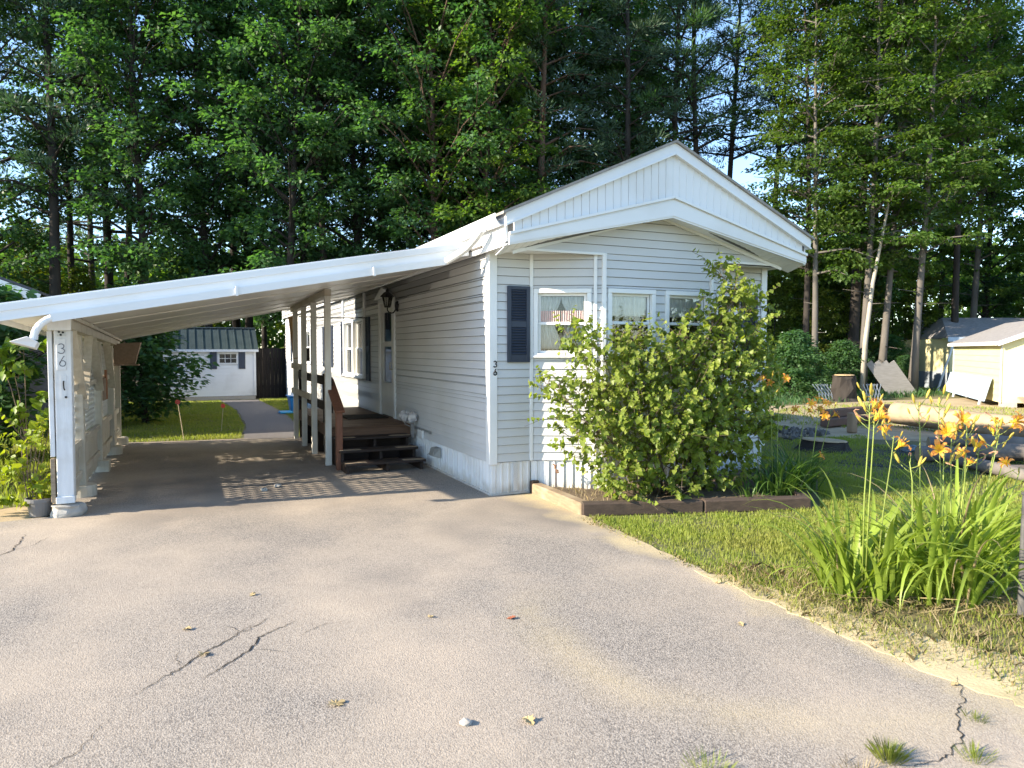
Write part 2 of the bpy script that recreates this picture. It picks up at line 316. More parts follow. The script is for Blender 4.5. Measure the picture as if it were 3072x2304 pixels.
# ================================================================ MOBILE HOME
LEN, BX, BD, X1, X2, X3, X4, HW = 19.0, 2.087, .405, .526, 1.288, 2.886, 3.648, 4.174
ZS, EXPO, ZT = .387, .1, 2.86
home = thing('mobile_home', (0, 0, 0), 'long white vinyl sided mobile home with gabled front and house number 36', 'house')
def nrm2(p0, p1):
    d = Vector((p1[0] - p0[0], p1[1] - p0[1], 0)); ln = d.length; d.normalize(); return d, Vector((d.y, -d.x, 0)), ln
def cut(u0, u1, zc, holes):
    segs = [(u0, u1)]
    for (a, b, za, zb) in holes:
        if za < zc < zb:
            ns = []
            for (s, e) in segs:
                if b <= s or a >= e: ns.append((s, e)); continue
                if a > s + .01: ns.append((s, a))
                if b < e - .01: ns.append((b, e))
            segs = ns
    return segs
def wall_panel(p0, p1, holes=(), z0=ZS, z1=ZT, splits=None, first_off=0.0):
    d, n, ln = nrm2(p0, p1); o = Vector((p0[0], p0[1], 0))
    m = MB(); us = sorted({0, ln} | {h[0] for h in holes} | {h[1] for h in holes})
    for a, b in zip(us[:-1], us[1:]):
        c = (a + b) / 2; zz = [(z0, z1)]
        for h in holes:
            if h[0] < c < h[1]: zz = [(z0, h[2]), (h[3], z1)]
        for (s, e) in zz:
            if e - s < .01: continue
            q = [o + d * a - n * .004 + Vector((0, 0, s)), o + d * b - n * .004 + Vector((0, 0, s)), o + d * b - n * .07 + Vector((0, 0, s)), o + d * a - n * .07 + Vector((0, 0, s))]
            m.prism(q, (0, 0, e - s))
    w = m.build('wall', SHEATH, home)
    z = z0 + first_off; k = 0
    while z < z1 - .015:
        z_full, zt_full = z, min(z + EXPO, z1)
        br = sorted({z_full, zt_full} | {q for h in holes for q in (h[2], h[3]) if z_full + .012 < q < zt_full - .012})
        for (z, zt, (a, b)) in [(p_, q_, ab) for p_, q_ in zip(br[:-1], br[1:]) for ab in cut(0, ln, (p_ + q_) / 2, holes)]:
            for (a2, b2) in ((a, b),) if not splits else [(x, y) for x, y in zip([a] + [s_ for s_ in splits[k % len(splits)] if a + .3 < s_ < b - .3], [s_ for s_ in splits[k % len(splits)] if a + .3 < s_ < b - .3] + [b])]:
                mb = MB(); prof = [(0, .0055), (.017, .0055), (.016, .011), (.002, zt - z), (0, zt - z)]
                A = o + d * (a2 + .0008); mb.prism([A + n * q[0] + Vector((0, 0, z + q[1])) for q in prof], d * (b2 - a2 - .0016))
                mb.build('siding_board', SIDING, w)
        z = z_full + EXPO; k += 1
    return w
def P3(p0, d, n, u, out, z): return Vector((p0[0], p0[1], 0)) + d * u + n * out + Vector((0, 0, z))
def lbox(m, p0, d, n, u0, u1, o0, o1, z0, z1):
    q = [P3(p0, d, n, u0, o0, z0), P3(p0, d, n, u1, o0, z0), P3(p0, d, n, u1, o1, z0), P3(p0, d, n, u0, o1, z0)]
    if (d.cross(n)).z < 0: q = q[::-1]
    return m.prism([v for v in q][::-1], (0, 0, z1 - z0)) if False else m.prism(q, (0, 0, z1 - z0))
def window(p0, p1, u0, u1, z0, z1, cas=.055, sash=.032, mid=.5, proud=.03, glass=GLASS, name='window'):
    """double-hung window; u0..z1 is the outside of the casing"""
    d, n, ln = nrm2(p0, p1)
    m = MB()
    lbox(m, p0, d, n, u0, u1, -.03, proud, z1 - cas, z1); lbox(m, p0, d, n, u0, u1, -.03, proud + .012, z0, z0 + cas)
    lbox(m, p0, d, n, u0, u0 + cas, -.03, proud - .002, z0 + cas, z1 - cas); lbox(m, p0, d, n, u1 - cas, u1, -.03, proud - .002, z0 + cas, z1 - cas)
    w = m.build(name, TRIM, home, bevel=.004)
    a, b, c, e = u0 + cas, u1 - cas, z0 + cas, z1 - cas; zm = c + (e - c) * mid
    for (s0, s1, o) in ((c, zm + .014, -.006), (zm - .014, e, -.03)):
        f = MB(); lbox(f, p0, d, n, a, b, o - .022, o, s0, s0 + sash); lbox(f, p0, d, n, a, b, o - .022, o, s1 - sash, s1)
        lbox(f, p0, d, n, a, a + sash, o - .0215, o - .001, s0 + sash, s1 - sash); lbox(f, p0, d, n, b - sash, b, o - .0215, o - .001, s0 + sash, s1 - sash)
        f.build('sash', TRIM, w, bevel=.003)
        g_ = MB(); lbox(g_, p0, d, n, a + sash - .004, b - sash + .004, o - .014, o - .010, s0 + sash - .004, s1 - sash + .004); g_.build('pane', glass, w)
    sl_ = MB(); lbox(sl_, p0, d, n, u0 - .01, u1 + .01, proud, proud + .03, z0 + .004, z0 + .026); sl_.build('sill', TRIM, w, bevel=.003)
    return w
def shutter(p0, p1, u0, u1, z0, z1):
    d, n, ln = nrm2(p0, p1); m = MB(); st = .045
    lbox(m, p0, d, n, u0, u1, .014, .018, z0, z1)
    lbox(m, p0, d, n, u0, u0 + st, .018, .042, z0, z1); lbox(m, p0, d, n, u1 - st, u1, .018, .042, z0, z1)
    h = z1 - z0
    for a, b in ((0, .10), (.46, .54), (.955, 1)): lbox(m, p0, d, n, u0 + st, u1 - st, .018, .039, z0 + a * h, z0 + b * h)
    s = m.build('shutter', NAVY, home, bevel=.002)
    for a, b in ((.10, .46), (.54, .955)):
        k = int((b - a) * h / .031); lv = MB()
        for i in range(k):
            z = z0 + a * h + (b - a) * h * (i + .5) / k
            q = [P3(p0, d, n, u0 + st, .0185, z + .014), P3(p0, d, n, u0 + st, .039, z - .010), P3(p0, d, n, u0 + st, .041, z - .006), P3(p0, d, n, u0 + st, .0205, z + .018)]
            lv.prism(q, d * (u1 - u0 - 2 * st))
        tag(lv.build('louvre', NAVY, s), kind='stuff')
def trim_post(p, w, z0, z1, n=(0, -1), out=.022, name='corner_trim'):
    nn = Vector((n[0], n[1], 0)).normalized(); dd = Vector((-nn.y, nn.x, 0)); m = MB()
    q = [Vector((p[0], p[1], z0)) + dd * a * w / 2 + nn * b for a, b in ((-1, -.01), (1, -.01), (1, out), (-1, out))]
    m.prism(q, (0, 0, z1 - z0)); return m.build(name, TRIM, home, bevel=.003)

ca, cn = math.cos(R(28)), math.sin(R(28))
A0, A1 = (0, LEN), (0, 0)                       # left side wall, far to near
DU = lambda y: LEN - y
SW = [(6.42, 8.45, 1.14, 2.36), (10.15, 10.85, 1.4, 2.3), (13.3, 14.6, 1.3, 2.3), (16.1, 17.1, 1.3, 2.3)]   # windows on the side wall (y0,y1,z0,z1)
DOOR = (4.24, 5.18, .53, 2.56)
holes = [(DU(b), DU(a), c, e) for (a, b, c, e) in SW + [DOOR]]
wall_panel(A0, A1, holes, splits=[[DU(3.4), DU(7.1), DU(10.7), DU(14.3)], [DU(2.2), DU(5.8), DU(9.4), DU(13)], [DU(1.4), DU(5.0), DU(8.6), DU(12.2)]])
wall_panel((0, 0), (X1, 0))
CL0, CL1 = (X1, 0), (X2, -BD); BL0, BL1 = (X2, -BD), (X3, -BD); CR0, CR1 = (X3, -BD), (X4, 0)
W1 = (.03, .72, 1.625, 2.452); W2 = (.05, .735, 1.64, 2.455); W3 = (.885, 1.565, 1.64, 2.455); W4 = (.14, .83, 1.625, 2.452)
wall_panel(CL0, CL1, [W1]); wall_panel(BL0, BL1, [W2, W3]); wall_panel(CR0, CR1, [W4])
wall_panel((X4, 0), (HW, 0)); wall_panel((HW, 0), (HW, LEN))
wb = MB(); wb.box(.01, HW - .01, LEN - .05, LEN, ZS, 2.9); wb.build('rear_wall', SIDING, home)
window(CL0, CL1, *W1); window(BL0, BL1, *W2); window(BL0, BL1, *W3); window(CR0, CR1, *W4)
for (a, b, c, e) in SW:
    if a < 7:
        window(A0, A1, DU(7.42), DU(6.44), c, e, proud=.06); window(A0, A1, DU(8.43), DU(7.45), c, e, proud=.06)
    else: window(A0, A1, DU(b), DU(a), c, e)
for y in (6.12, 8.62, 9.95, 11.05, 12.95, 14.8, 17.35): shutter(A0, A1, DU(y) - .15, DU(y) + .15, 1.12 if y < 9 else 1.3, 2.36 if y < 9 else 2.32)
shutter((0, 0), (X1, 0), .205, .495, 1.575, 2.475); shutter((X4, 0), (HW, 0), .09, .37, 1.575, 2.475)
for yy_ in (8.5, 6.4): tm = MB(); lbox(tm, A0, *nrm2(A0, A1)[:2], DU(yy_) - .03, DU(yy_) + .03, .01, .05, 2.36, 2.84); tm.build('window_mullion_trim', TRIM, home)
# corner posts and trims
m = MB(); m.box(-.026, .075, -.026, -.012, ZS - .02, 2.89); m.box(-.026, -.012, -.012, .085, ZS - .02, 2.89); m.build('corner_post', TRIM, home, bevel=.004)
m = MB(); m.box(HW - .075, HW + .026, -.026, -.012, ZS - .02, 2.86); m.box(HW + .012, HW + .026, -.012, .085, ZS - .02, 2.86); m.build('corner_post', TRIM, home, bevel=.004)
trim_post((X1, -.006), .04, ZS, ZT, (-.25, -1)); trim_post((X2, -BD - .006), .05, ZS, ZT, (-.25, -1), out=.026); trim_post((X3, -BD - .006), .05, ZS, ZT, (.25, -1), out=.026); trim_post((X4, -.006), .04, ZS, ZT, (.25, -1))
dC, nC, lC = nrm2(CL0, CL1)
m = MB(); lbox(m, CL0, dC, nC, .745, .785, .01, .03, ZS, ZT); m.build('corner_trim', TRIM, home, bevel=.003)
# flat soffits that close the recesses beside the bay
m = MB(); m.prism([(-.01, .0, ZT + .001), (-.01, -BD + .001, ZT + .001), (X2 - .01, -BD + .001, ZT + .001), (X1, 0, ZT + .001)], (0, 0, .022)); m.build('bay_soffit', TRIM, home)
m = MB(); m.prism([(X4, 0, ZT + .001), (X3 + .01, -BD + .001, ZT + .001), (HW + .01, -BD + .001, ZT + .001), (HW + .01, 0, ZT + .001)], (0, 0, .022)); m.build('bay_soffit', TRIM, home)
# gable wall on the bay plane
GC = 2.065
gz = lambda x: 3.335 - .272 * abs(x - GC)
for (a_, b_) in ((.02, X2 + .03), (X3 - .03, HW - .02)): m = MB(); m.box(a_, b_, -BD - .028, -BD - .0005, ZT - .022, ZT + .006); m.build('soffit_trim', TRIM, home, bevel=.003)
gw = MB(); gw.prism([(.12, -BD + .004, ZT + .004), (4.05, -BD + .004, ZT + .004), (4.05, -BD + .004, gz(4.05) + .04), (GC, -BD + .004, 3.37), (.12, -BD + .004, gz(.12) + .04)], (0, .05, 0)); gwo = gw.build('gable_wall', SHEATH, home)
z = ZT - .002
while z < 3.32:
    zt = min(z + EXPO, 3.335); 
    hw0 = min(2.0, (3.345 - z) / .272); hw1 = min(2.0, (3.345 - zt) / .272)
    if hw0 < .05: break
    mb = MB(); y = -BD
    a = [(GC - hw0, z + .0055), (GC + hw0, z + .0055), (GC + hw1, zt), (GC - hw1, zt)]
    pr = [(-.017, 0), (-.017, 0), (-.002, 1), (-.002, 1)]
    mb.add([(a[i][0], y + pr[i][0], a[i][1]) for i in range(4)] + [(a[i][0], y, a[i][1]) for i in range(4)], [(0, 1, 2, 3), (7, 6, 5, 4), (4, 5, 1, 0), (2, 6, 7, 3), (1, 5, 6, 2), (0, 3, 7, 4)])
    mb.build('siding_board', SIDING, gwo); z += EXPO
for s in (-1, 1):
    m = MB(); m.bar((GC, -BD - .022, 3.345), (GC + s * 1.98, -BD - .022, 3.345 - .272 * 1.98), .02, .035); m.build('gable_trim', TRIM, home)
# overhang: soffit, lower band, vertical planks, rake boards
OV = -.70; HWG = 2.17
bb = lambda x: 3.292 - .209 * abs(x - GC); bt = lambda x: 3.545 - .264 * abs(x - GC); rt_ = lambda x: 4.162 - .450 * abs(x - GC); rb = lambda x: rt_(x) - .135
for s in (-1, 1):
    so_ = MB(); x = 0
    while x < HWG - .02:
        xa, xb = GC + s * x, GC + s * min(x + .094, HWG - .01)
        for (u0, u1) in ((xa, xb),):
            q = [(u0, OV + .02, bb(u0) + .012), (u1, OV + .02, bb(u1) + .012), (u1, -BD + .03, gz(u1) + .022), (u0, -BD + .03, gz(u0) + .022)]
            so_.prism(q if s > 0 else q[::-1], (0, 0, .012))
        x += .1
    tag(so_.build('soffit', TRIM, home), kind='stuff')
    sb_ = MB(); q = [(GC, OV + .02, bb(GC) + .03), (GC + s * HWG, OV + .02, bb(GC + s * HWG) + .03), (GC + s * HWG, -BD + .03, gz(GC + s * HWG) + .04), (GC, -BD + .03, gz(GC) + .04)]
    sb_.prism(q if s > 0 else q[::-1], (0, 0, .01)); sb_.build('soffit_backing', SHEATH, home)
    e = GC + s * (HWG - .03); e2 = GC + s * (HWG + .02)
    m = MB(); q = [(GC, OV, bb(GC)), (e, OV, bb(e)), (e, OV, bt(e)), (GC, OV, bt(GC))]; m.prism(q if s > 0 else q[::-1], (0, .03, 0))
    q = [(GC, OV - .010, bb(GC) + .02), (e, OV - .010, bb(e) + .02), (e, OV - .010, bt(e) - .05), (GC, OV - .010, bt(GC) - .05)]; m.prism(q if s > 0 else q[::-1], (0, .009, 0))
    m.build('gable_band', FASCIA, home)
    m = MB(); m.bar((GC, OV - .018, bt(GC) - .012), (e, OV - .018, bt(e) - .012), .03, .03); m.build('band_drip_edge', TRIM, home)
    x = 0; k = 0
    while x < HWG - .12:
        x0, x1 = GC + s * (x + .001), GC + s * (min(x + .1028, HWG - .02)); m = MB(); y = OV + .012 + (k % 2) * .0
        q = [(x0, y, bt(x0) - .02), (x1, y, bt(x1) - .02), (x1, y, rb(x1) + .02), (x0, y, rb(x0) + .02)]; m.prism(q if s > 0 else q[::-1], (0, .018, 0))
        q = [(x1 - s * .012, y - .006, bt(x1) - .02), (x1, y - .006, bt(x1) - .02), (x1, y - .006, rb(x1) + .02), (x1 - s * .012, y - .006, rb(x1 - s * .012) + .02)]; m.prism(q if s > 0 else q[::-1], (0, .006, 0))
        m.build('gable_plank', FASCIA, home); x += .104; k += 1
    q = [(GC, OV + .034, bt(GC)), (e, OV + .034, bt(e)), (e, OV + .034, rb(e) + .05), (GC, OV + .034, rb(GC) + .05)]
    m = MB(); m.prism(q if s > 0 else q[::-1], (0, .02, 0)); m.build('gable_backing', SHEATH, home)
    m = MB(); q = [(GC, OV - .03, rb(GC)), (e2, OV - .03, rb(e2)), (e2, OV - .03, rt_(e2)), (GC, OV - .03, rt_(GC))]; m.prism(q if s > 0 else q[::-1], (0, .04, 0))
    m.build('rake_board', FASCIA, home)
    m = MB(); m.bar((GC, OV - .036, rb(GC) + .008), (e2, OV - .036, rb(e2) + .008), .02, .018); m.build('rake_trim', TRIM, home)
    q = [(GC, OV - .06, rt_(GC) + .002), (GC + s * (HWG + .06), OV - .06, rt_(GC + s * (HWG + .06)) + .002), (GC + s * (HWG + .06), LEN + .2, rt_(GC + s * (HWG + .06)) + .002), (GC, LEN + .2, rt_(GC) + .002)]
    m = MB(); m.prism(q if s > 0 else q[::-1], (0, 0, .03)); m.build('roof', ROOFM, home)
    # eave fascia along the side and its gutter
    xe = GC + s * HWG; m = MB()
    m.box(min(xe, xe - s * .03), max(xe, xe - s * .03), OV + .04, LEN + .1, 2.84, 3.17); m.build('eave_fascia', FASCIA, home)
    m = MB(); xi = 0.0 if s < 0 else HW; m.box(min(xi, xe - s * .03), max(xi, xe - s * .03), OV + .04, LEN, 2.905, 2.92); m.build('eave_soffit', TRIM, home)
    gx = xe + s * .002; w = s * .11
    prof = [(0, 3.18), (0, 3.06), (w * .45, 3.05), (w * .8, 3.09), (w, 3.13), (w, 3.18), (w * .94, 3.18), (w * .94, 3.13), (w * .76, 3.10), (w * .43, 3.065), (w * .06, 3.07), (w * .06, 3.18)]
    m = MB(); q = [(gx + a, OV + .05, b) for a, b in prof]; m.prism(q if s < 0 else q[::-1], (0, LEN - .1, 0)); m.build('gutter', FASCIA, home)
m = MB(); m.box(0.08, HW - .08, .1, LEN - .06, .40, .44); m.build('floor', FLOORI, home)
m = MB(); m.box(-.12, HW + .12, -.02, LEN - .06, 2.90, 2.904 + .02); m.box(X2 - .6, X3 + .6, -BD + .06, -.02, 2.90, 2.924); m.build('ceiling', FLOORI, home)
m = MB(); m.box(.08, HW - .08, 3.2, 3.26, .44, 2.9); m.build('partition', FLOORI, home)
# skirting
def skirt(p0, p1, pw=.4):
    d, n, ln = nrm2(p0, p1); k = max(1, round(ln / pw)); w = ln / k
    for i in range(k):
        m = MB(); pr = []; nr = max(2, round(w / .1))
        for j in range(nr):
            u = i * w + w * j / nr; r_ = w / nr
            pr += [(u + .001, .0), (u + r_ * .45, .002), (u + r_ * .52, .012), (u + r_ * .68, .013), (u + r_ * .76, .002), (u + r_ * .9, .002), (u + r_ * .94, -.004)]
        pr += [((i + 1) * w - .001, 0), ((i + 1) * w - .001, -.03), (i * w + .001, -.03)]
        m.prism([P3(p0, d, n, u, o - .012, .018) for u, o in pr], (0, 0, ZS - .022)); m.build('skirt_panel', SKIRT, home)
    b = MB(); lbox(b, p0, d, n, 0, ln, -.03, .012, -.004, .022); b.build('skirt_rail', SKIRT, home)
skirt(A0, A1); skirt((0, 0), (X1, 0), .26); skirt(CL0, CL1); skirt(BL0, BL1); skirt(CR0, CR1); skirt((X4, 0), (HW, 0)); skirt((HW, 0), (HW, LEN), .8)
m_, N_, L_, B_ = nmat('perforated_vent'); vt = N_.new('ShaderNodeTexVoronoi'); vt.inputs['Scale'].default_value = 90; vt.inputs['Randomness'].default_value = .0; tcv = N_.new('ShaderNodeTexCoord'); L_.new(tcv.outputs['Object'], vt.inputs[0])
cr = N_.new('ShaderNodeMapRange'); cr.inputs[1].default_value = .28; cr.inputs[2].default_value = .36; L_.new(vt.outputs['Distance'], cr.inputs[0]); mxv = N_.new('ShaderNodeMix'); mxv.data_type = 'RGBA'; setc(mxv.inputs[6], (.10, .10, .11)); setc(mxv.inputs[7], (.72, .74, .75)); L_.new(cr.outputs[0], mxv.inputs[0]); L_.new(mxv.outputs[2], B_.inputs['Base Color'])
VENTM = m_
m = MB(); m.box(.29, .345, -.010, -.0045, .03, ZS - .01); m.build('skirt_vent', VENTM, home)
m = MB(); lbox(m, CL0, dC, nC, .16, .215, -.006, .006, .03, ZS - .01); m.build('skirt_vent', VENTM, home)
# grey exhaust hood on the skirt, white block at the siding foot
HOODM = M('grey_hood', (.30, .30, .28), rough=.5)
m = MB(); q = [(-.012, 1.83, .20), (-.012, 1.83, .345), (-.07, 1.95, .34), (-.085, 2.02, .30), (-.085, 2.02, .255), (-.07, 1.95, .215)]
m.prism([(-.012, 1.78, .20), (-.012, 1.78, .345), (-.095, 1.80, .335), (-.11, 1.86, .22)], (0, .19, .0)); m.add([], []); m.build('exhaust_hood', HOODM, home, bevel=.006)
m = MB(); m.tube([(-.06, 1.97, .26), (-.09, 2.06, .24), (-.10, 2.14, .21)], .004, 5); m.build('hood_wire', HOODM, home)
m = MB(); m.box(-.05, -.013, 2.56, 2.78, ZS + .0, ZS + .12); m.build('hose_bib_block', TRIM, home, bevel=.004)
# storm door
dS, nS, lS = nrm2(A0, A1)
m = MB()
for (a, b, c, e, o) in ((5.26, 5.16, .53, 2.62, .035), (4.26, 4.16, .53, 2.62, .035), (5.165, 4.255, 2.55, 2.62, .034)): lbox(m, A0, dS, nS, DU(a), DU(b), -.02, o, c, e)
m.build('door_casing', TRIM, home, bevel=.004)
DOORM = M('door_white', (.70, .70, .68), rough=.4)
m = MB(); y0, y1, z0, z1 = 4.275, 5.145, .56, 2.545
for (a, b, c, e) in ((y1, y1 - .15, z0, z1), (y0 + .15, y0, z0, z1), (y1 - .15, y0 + .15, z0, z0 + .58), (y1 - .15, y0 + .15, z1 - .16, z1), (y1 - .15, y0 + .15, z0 + 1.22, z0 + 1.31)): lbox(m, A0, dS, nS, DU(a), DU(b), -.03, .008 if a - b > .2 else .0095, c, e)
dr = m.build('door', DOORM, home)
m = MB(); lbox(m, A0, dS, nS, DU(y1 - .14), DU(y0 + .14), -.015, -.011, z0 + 1.3, z1 - .15); m.build('pane', GLASS, dr)
m = MB(); lbox(m, A0, dS, nS, DU(y1 - .14), DU(y0 + .14), -.015, -.011, z0 + .57, z0 + 1.23); m.build('pane', GLASS, dr)
m = MB(); m.tube([(-.012, 4.36, 1.50), (-.05, 4.36, 1.50), (-.055, 4.36, 1.44), (-.05, 4.36, 1.38), (-.012, 4.36, 1.38)], .011, 6); m.build('handle', M('handle_metal', (.55, .5, .4), rough=.3, metallic=.6), dr, smooth=True)
m = MB(); m.box(.05, .09, 4.27, 5.15, .56, 2.55); m.build('inner_door', M('inner_door', (.08, .085, .1), rough=.5), home)
# little gabled hood over the door
m = MB(); m.prism([(-.012, 4.12, 2.62), (-.012, 5.30, 2.62), (-.012, 4.71, 2.82)], (-.10, 0, 0)); m.build('door_pediment', TRIM, home, bevel=.004)
# house number, bold digits stacked on the corner post
def digit(ch, o, ux, h, r, name, mat, parent, uz=(0, 0, 1), seg=26):
    o = Vector(o); ux = Vector(ux); uz = Vector(uz); w = h * .58; P = []
    if ch == '3':
        for i in range(seg + 1):
            a = R(150 - 240 * i / seg); P.append((.5 + .42 * math.cos(a), .735 + .225 * math.sin(a)))
        for i in range(seg + 1):
            a = R(90 - 245 * i / seg); P.append((.48 + .5 * math.cos(a), .27 + .25 * math.sin(a)))
    else:
        for i in range(10): t = i / 9; P.append((.80 - .62 * t ** .8 - .05 * math.sin(math.pi * t), 1 - .68 * t))
        for i in range(seg + 1):
            a = R(170 + 350 * i / seg); P.append((.52 + .45 * math.cos(a), .28 + .27 * math.sin(a)))
    m = MB(); m.tube([o + ux * (x - .5) * w + uz * (y - .5) * h for x, y in P], r, 6); return m.build(name, mat, parent, smooth=True)
digit('3', (.045, -.030, 1.555), (1, 0, 0), .072, .0075, 'house_number_three', BLACK, home)
digit('6', (.045, -.030, 1.462), (1, 0, 0), .072, .0075, 'house_number_six', BLACK, home)
# curtains behind the glass (things of their own)
def curtain(p0, p1, u0, u1, z0, z1, back, mat, waves, amp, label, gather=0, seed=0, name='curtain'):
    d, n, ln = nrm2(p0, p1); r = random.Random(seed); nu, nz = 60, 10; m = MB()
    ph = r.uniform(0, 6)
    for j in range(nz + 1):
        t = j / nz
        for i in range(nu + 1):
            s = i / nu; u = u0 + (u1 - u0) * s
            if gather: u = u0 + (u1 - u0) * (s * (1 - gather * math.sin(math.pi * min(1, t * 1.1)) ** 2) if gather > 0 else 1 - (1 - s) * (1 + gather * math.sin(math.pi * min(1, t * 1.1)) ** 2))
            o = -back + amp * math.sin(s * waves * 2 * math.pi + ph + .5 * math.sin(3 * t)) + .3 * amp * math.sin(s * waves * 4.7 * math.pi)
            m.v.append(tuple(P3(p0, d, n, u, o, z1 + (z0 - z1) * t + (.012 * abs(math.sin(s * waves * math.pi)) if j == nz else 0))))
    for j in range(nz):
        for i in range(nu): a = j * (nu + 1) + i; m.f.append((a, a + 1, a + nu + 2, a + nu + 1))
    o = m.build(name, mat, smooth=True); sm = o.modifiers.new('thickness', 'SOLIDIFY'); sm.thickness = .002
    return tag(o, label, 'curtain')
curtain(CL0, CL1, .11, .36, 1.72, 2.36, .07, CURT, 5, .012, 'white lace curtain at left half of the angled window beside the navy shutter', gather=.35, seed=1)
curtain(CL0, CL1, .36, .63, 1.72, 2.36, .075, CURT, 5, .012, 'white lace curtain at right half of the angled window beside the navy shutter', gather=-.35, seed=2)
curtain(CL0, CL1, .10, .345, 2.02, 2.19, .045, PINK, 10, .010, 'left half of the pink ruffled valance in the angled window', seed=3, name='valance')
curtain(CL0, CL1, .365, .64, 2.02, 2.19, .045, PINK, 10, .010, 'right half of the pink ruffled valance in the angled window', seed=4, name='valance')
curtain(BL0, BL1, .10, .69, 2.12, 2.40, .07, CURT, 9, .014, 'scalloped white lace valance in left window of the middle bay', seed=5, name='valance')
curtain(BL0, BL1, .93, 1.52, 2.12, 2.40, .07, CURT, 9, .014, 'scalloped white lace valance in right window of the middle bay', seed=6, name='valance')
# ================================================================ CARPORT
car = thing('carport', (-4.4, .95, 0), 'white carport with sloping flat roof and lattice side wall numbered 36', 'carport')
YF, YB, XL, XR = .35, 7.35, -4.86, -.145
def rz(x, y): return 2.154 + .184 * (x + 4.81) - (.010 + .004 * (-x)) * (y - YF)
def slopebox(m, x0, x1, y0, y1, a, b):     # slab between offsets a<b under the roof plane
    p = [(x0, y0), (x1, y0), (x1, y1), (x0, y1)]
    return m.hexa([(x, y, rz(x, y) + a) for x, y in p] + [(x, y, rz(x, y) + b) for x, y in p])
n = 6
for i in range(n):
    ya, yb = YF + (YB - YF) * i / n, YF + (YB - YF) * (i + 1) / n
    m = MB(); slopebox(m, XL + .03, XR, ya + .003, yb - .003, -.125, -.012); m.build('roof_panel', CEIL, car)
    if i: m = MB(); slopebox(m, XL + .03, XR, yb - (YB - YF) / n - .02, yb - (YB - YF) / n + .02, -.137, -.1255); m.build('ceiling_joint', CEIL, car)
m = MB(); slopebox(m, XL - .02, XR, YF - .02, YB + .02, -.010, .004); m.build('roof_sheet', FASCIA, car)
m = MB(); slopebox(m, XL, XR, YF - .022, YF, -.165, -.01); m.build('front_fascia', FASCIA, car)
m = MB(); slopebox(m, XL, XR, YF - .034, YF - .022, -.075, -.012); slopebox(m, XL, XR, YF - .028, YF - .022, -.165, -.14); m.build('front_fascia_lip', FASCIA, car)
m = MB(); slopebox(m, XL, XR, YB, YB + .02, -.15, -.01); m.build('rear_fascia', FASCIA, car)
m = MB(); slopebox(m, XL - .02, XL, YF - .03, YB + .02, -.16, -.01); m.build('side_fascia', FASCIA, car)
# downspout that runs along the front edge
m = MB(); yq = YF - .056
def rect_pipe(m, pts, w, h, up=(0, -1, 0)):
    for a, b in zip(pts[:-1], pts[1:]): m.bar(a, b, w, h, up)
pp = [(-.22, -.30, 3.06), (-.24, -.16, 2.98), (-.27, .02, 2.90), (-.33, .16, 2.84), (-.45, yq, rz(-.45, YF) - .20)]
m.tube(pp, .042, 10); m.bar(pp[-1], (-4.40, yq, rz(-4.40, YF) - .205), .058, .075)
for k in range(7):
    a = R(k * 13); m.tube([(-4.40 - .15 * math.sin(a), yq, rz(-4.40, YF) - .205 - .012 * k - .12 * (1 - math.cos(a))), (-4.40 - .15 * math.sin(a + R(13.5)), yq, rz(-4.40, YF) - .205 - .012 * (k + 1) - .12 * (1 - math.cos(a + R(13.5))))], [.036, .032], 10)
m.build('downspout', FASCIA, car, smooth=False)
for x in (-2.75, -1.3): 
    m = MB(); m.box(x - .012, x + .012, yq - .048, YF - .02, rz(x, YF) - .25, rz(x, YF) - .15); m.build('pipe_strap', FASCIA, car)
m = MB(); m.prism([(-4.74, yq + .08, 1.78), (-4.54, yq + .08, 1.72), (-4.51, yq + .06, 1.78), (-4.59, yq + .04, 1.83)], (0, -.12, .02)); m.build('rain_deflector', FASCIA, car, bevel=.004)
# left side: posts, footings, beam, boards, lattice, braces
XP = -4.41; PY = [.95, 2.0, 3.9, 5.7, 7.02]
for i, y in enumerate(PY):
    top = rz(XP, y) - .29; w = .075 if i == 0 else .055 + .008 * (i % 2)
    m = MB(); lean = (.012, -.01, .015, .0, .012)[i]
    m.hexa([(XP - w, y - w, .13), (XP + w, y - w, .13), (XP + w, y + w, .13), (XP - w, y + w, .13), (XP - w + lean, y - w, top), (XP + w + lean, y - w, top), (XP + w + lean, y + w, top), (XP - w + lean, y + w, top)])
    m.build('post', PAINTB if i == 0 else PAINTW, car, bevel=.006)
    if i == 0:
        f = MB(); r0 = random.Random(3)
        f.lathe((XP + .01, y - .02, -.01), [(.02, 0), (.165, .0), (.175, .05), (.15, .10), (.155, .125), (.02, .13)], 9)
        f.v = [(a + r0.uniform(-.02, .02), b + r0.uniform(-.02, .02), c + r0.uniform(-.008, .008)) for a, b, c in f.v]
    elif i == 2: f = MB(); f.box(XP - .13, XP + .14, y - .12, y + .13, -.01, .16)
    else: f = MB(); f.lathe((XP + .02, y, -.01), [(.01, 0), (.15, 0), (.15, .13), (.14, .145), (.01, .145)], 16)
    f.build('footing', CONC if i == 0 else PAINTW, car, bevel=.01)
m = MB(); m.hexa([(XP - .05, PY[0] - .12, 1.955), (XP + .055, PY[0] - .12, 1.955), (XP + .055, PY[-1] + .2, 1.79), (XP - .05, PY[-1] + .2, 1.79), (XP - .05, PY[0] - .12, 2.105), (XP + .055, PY[0] - .12, 2.105), (XP + .055, PY[-1] + .2, 1.925), (XP - .05, PY[-1] + .2, 1.925)])
m.build('beam', PAINTW, car, bevel=.005)
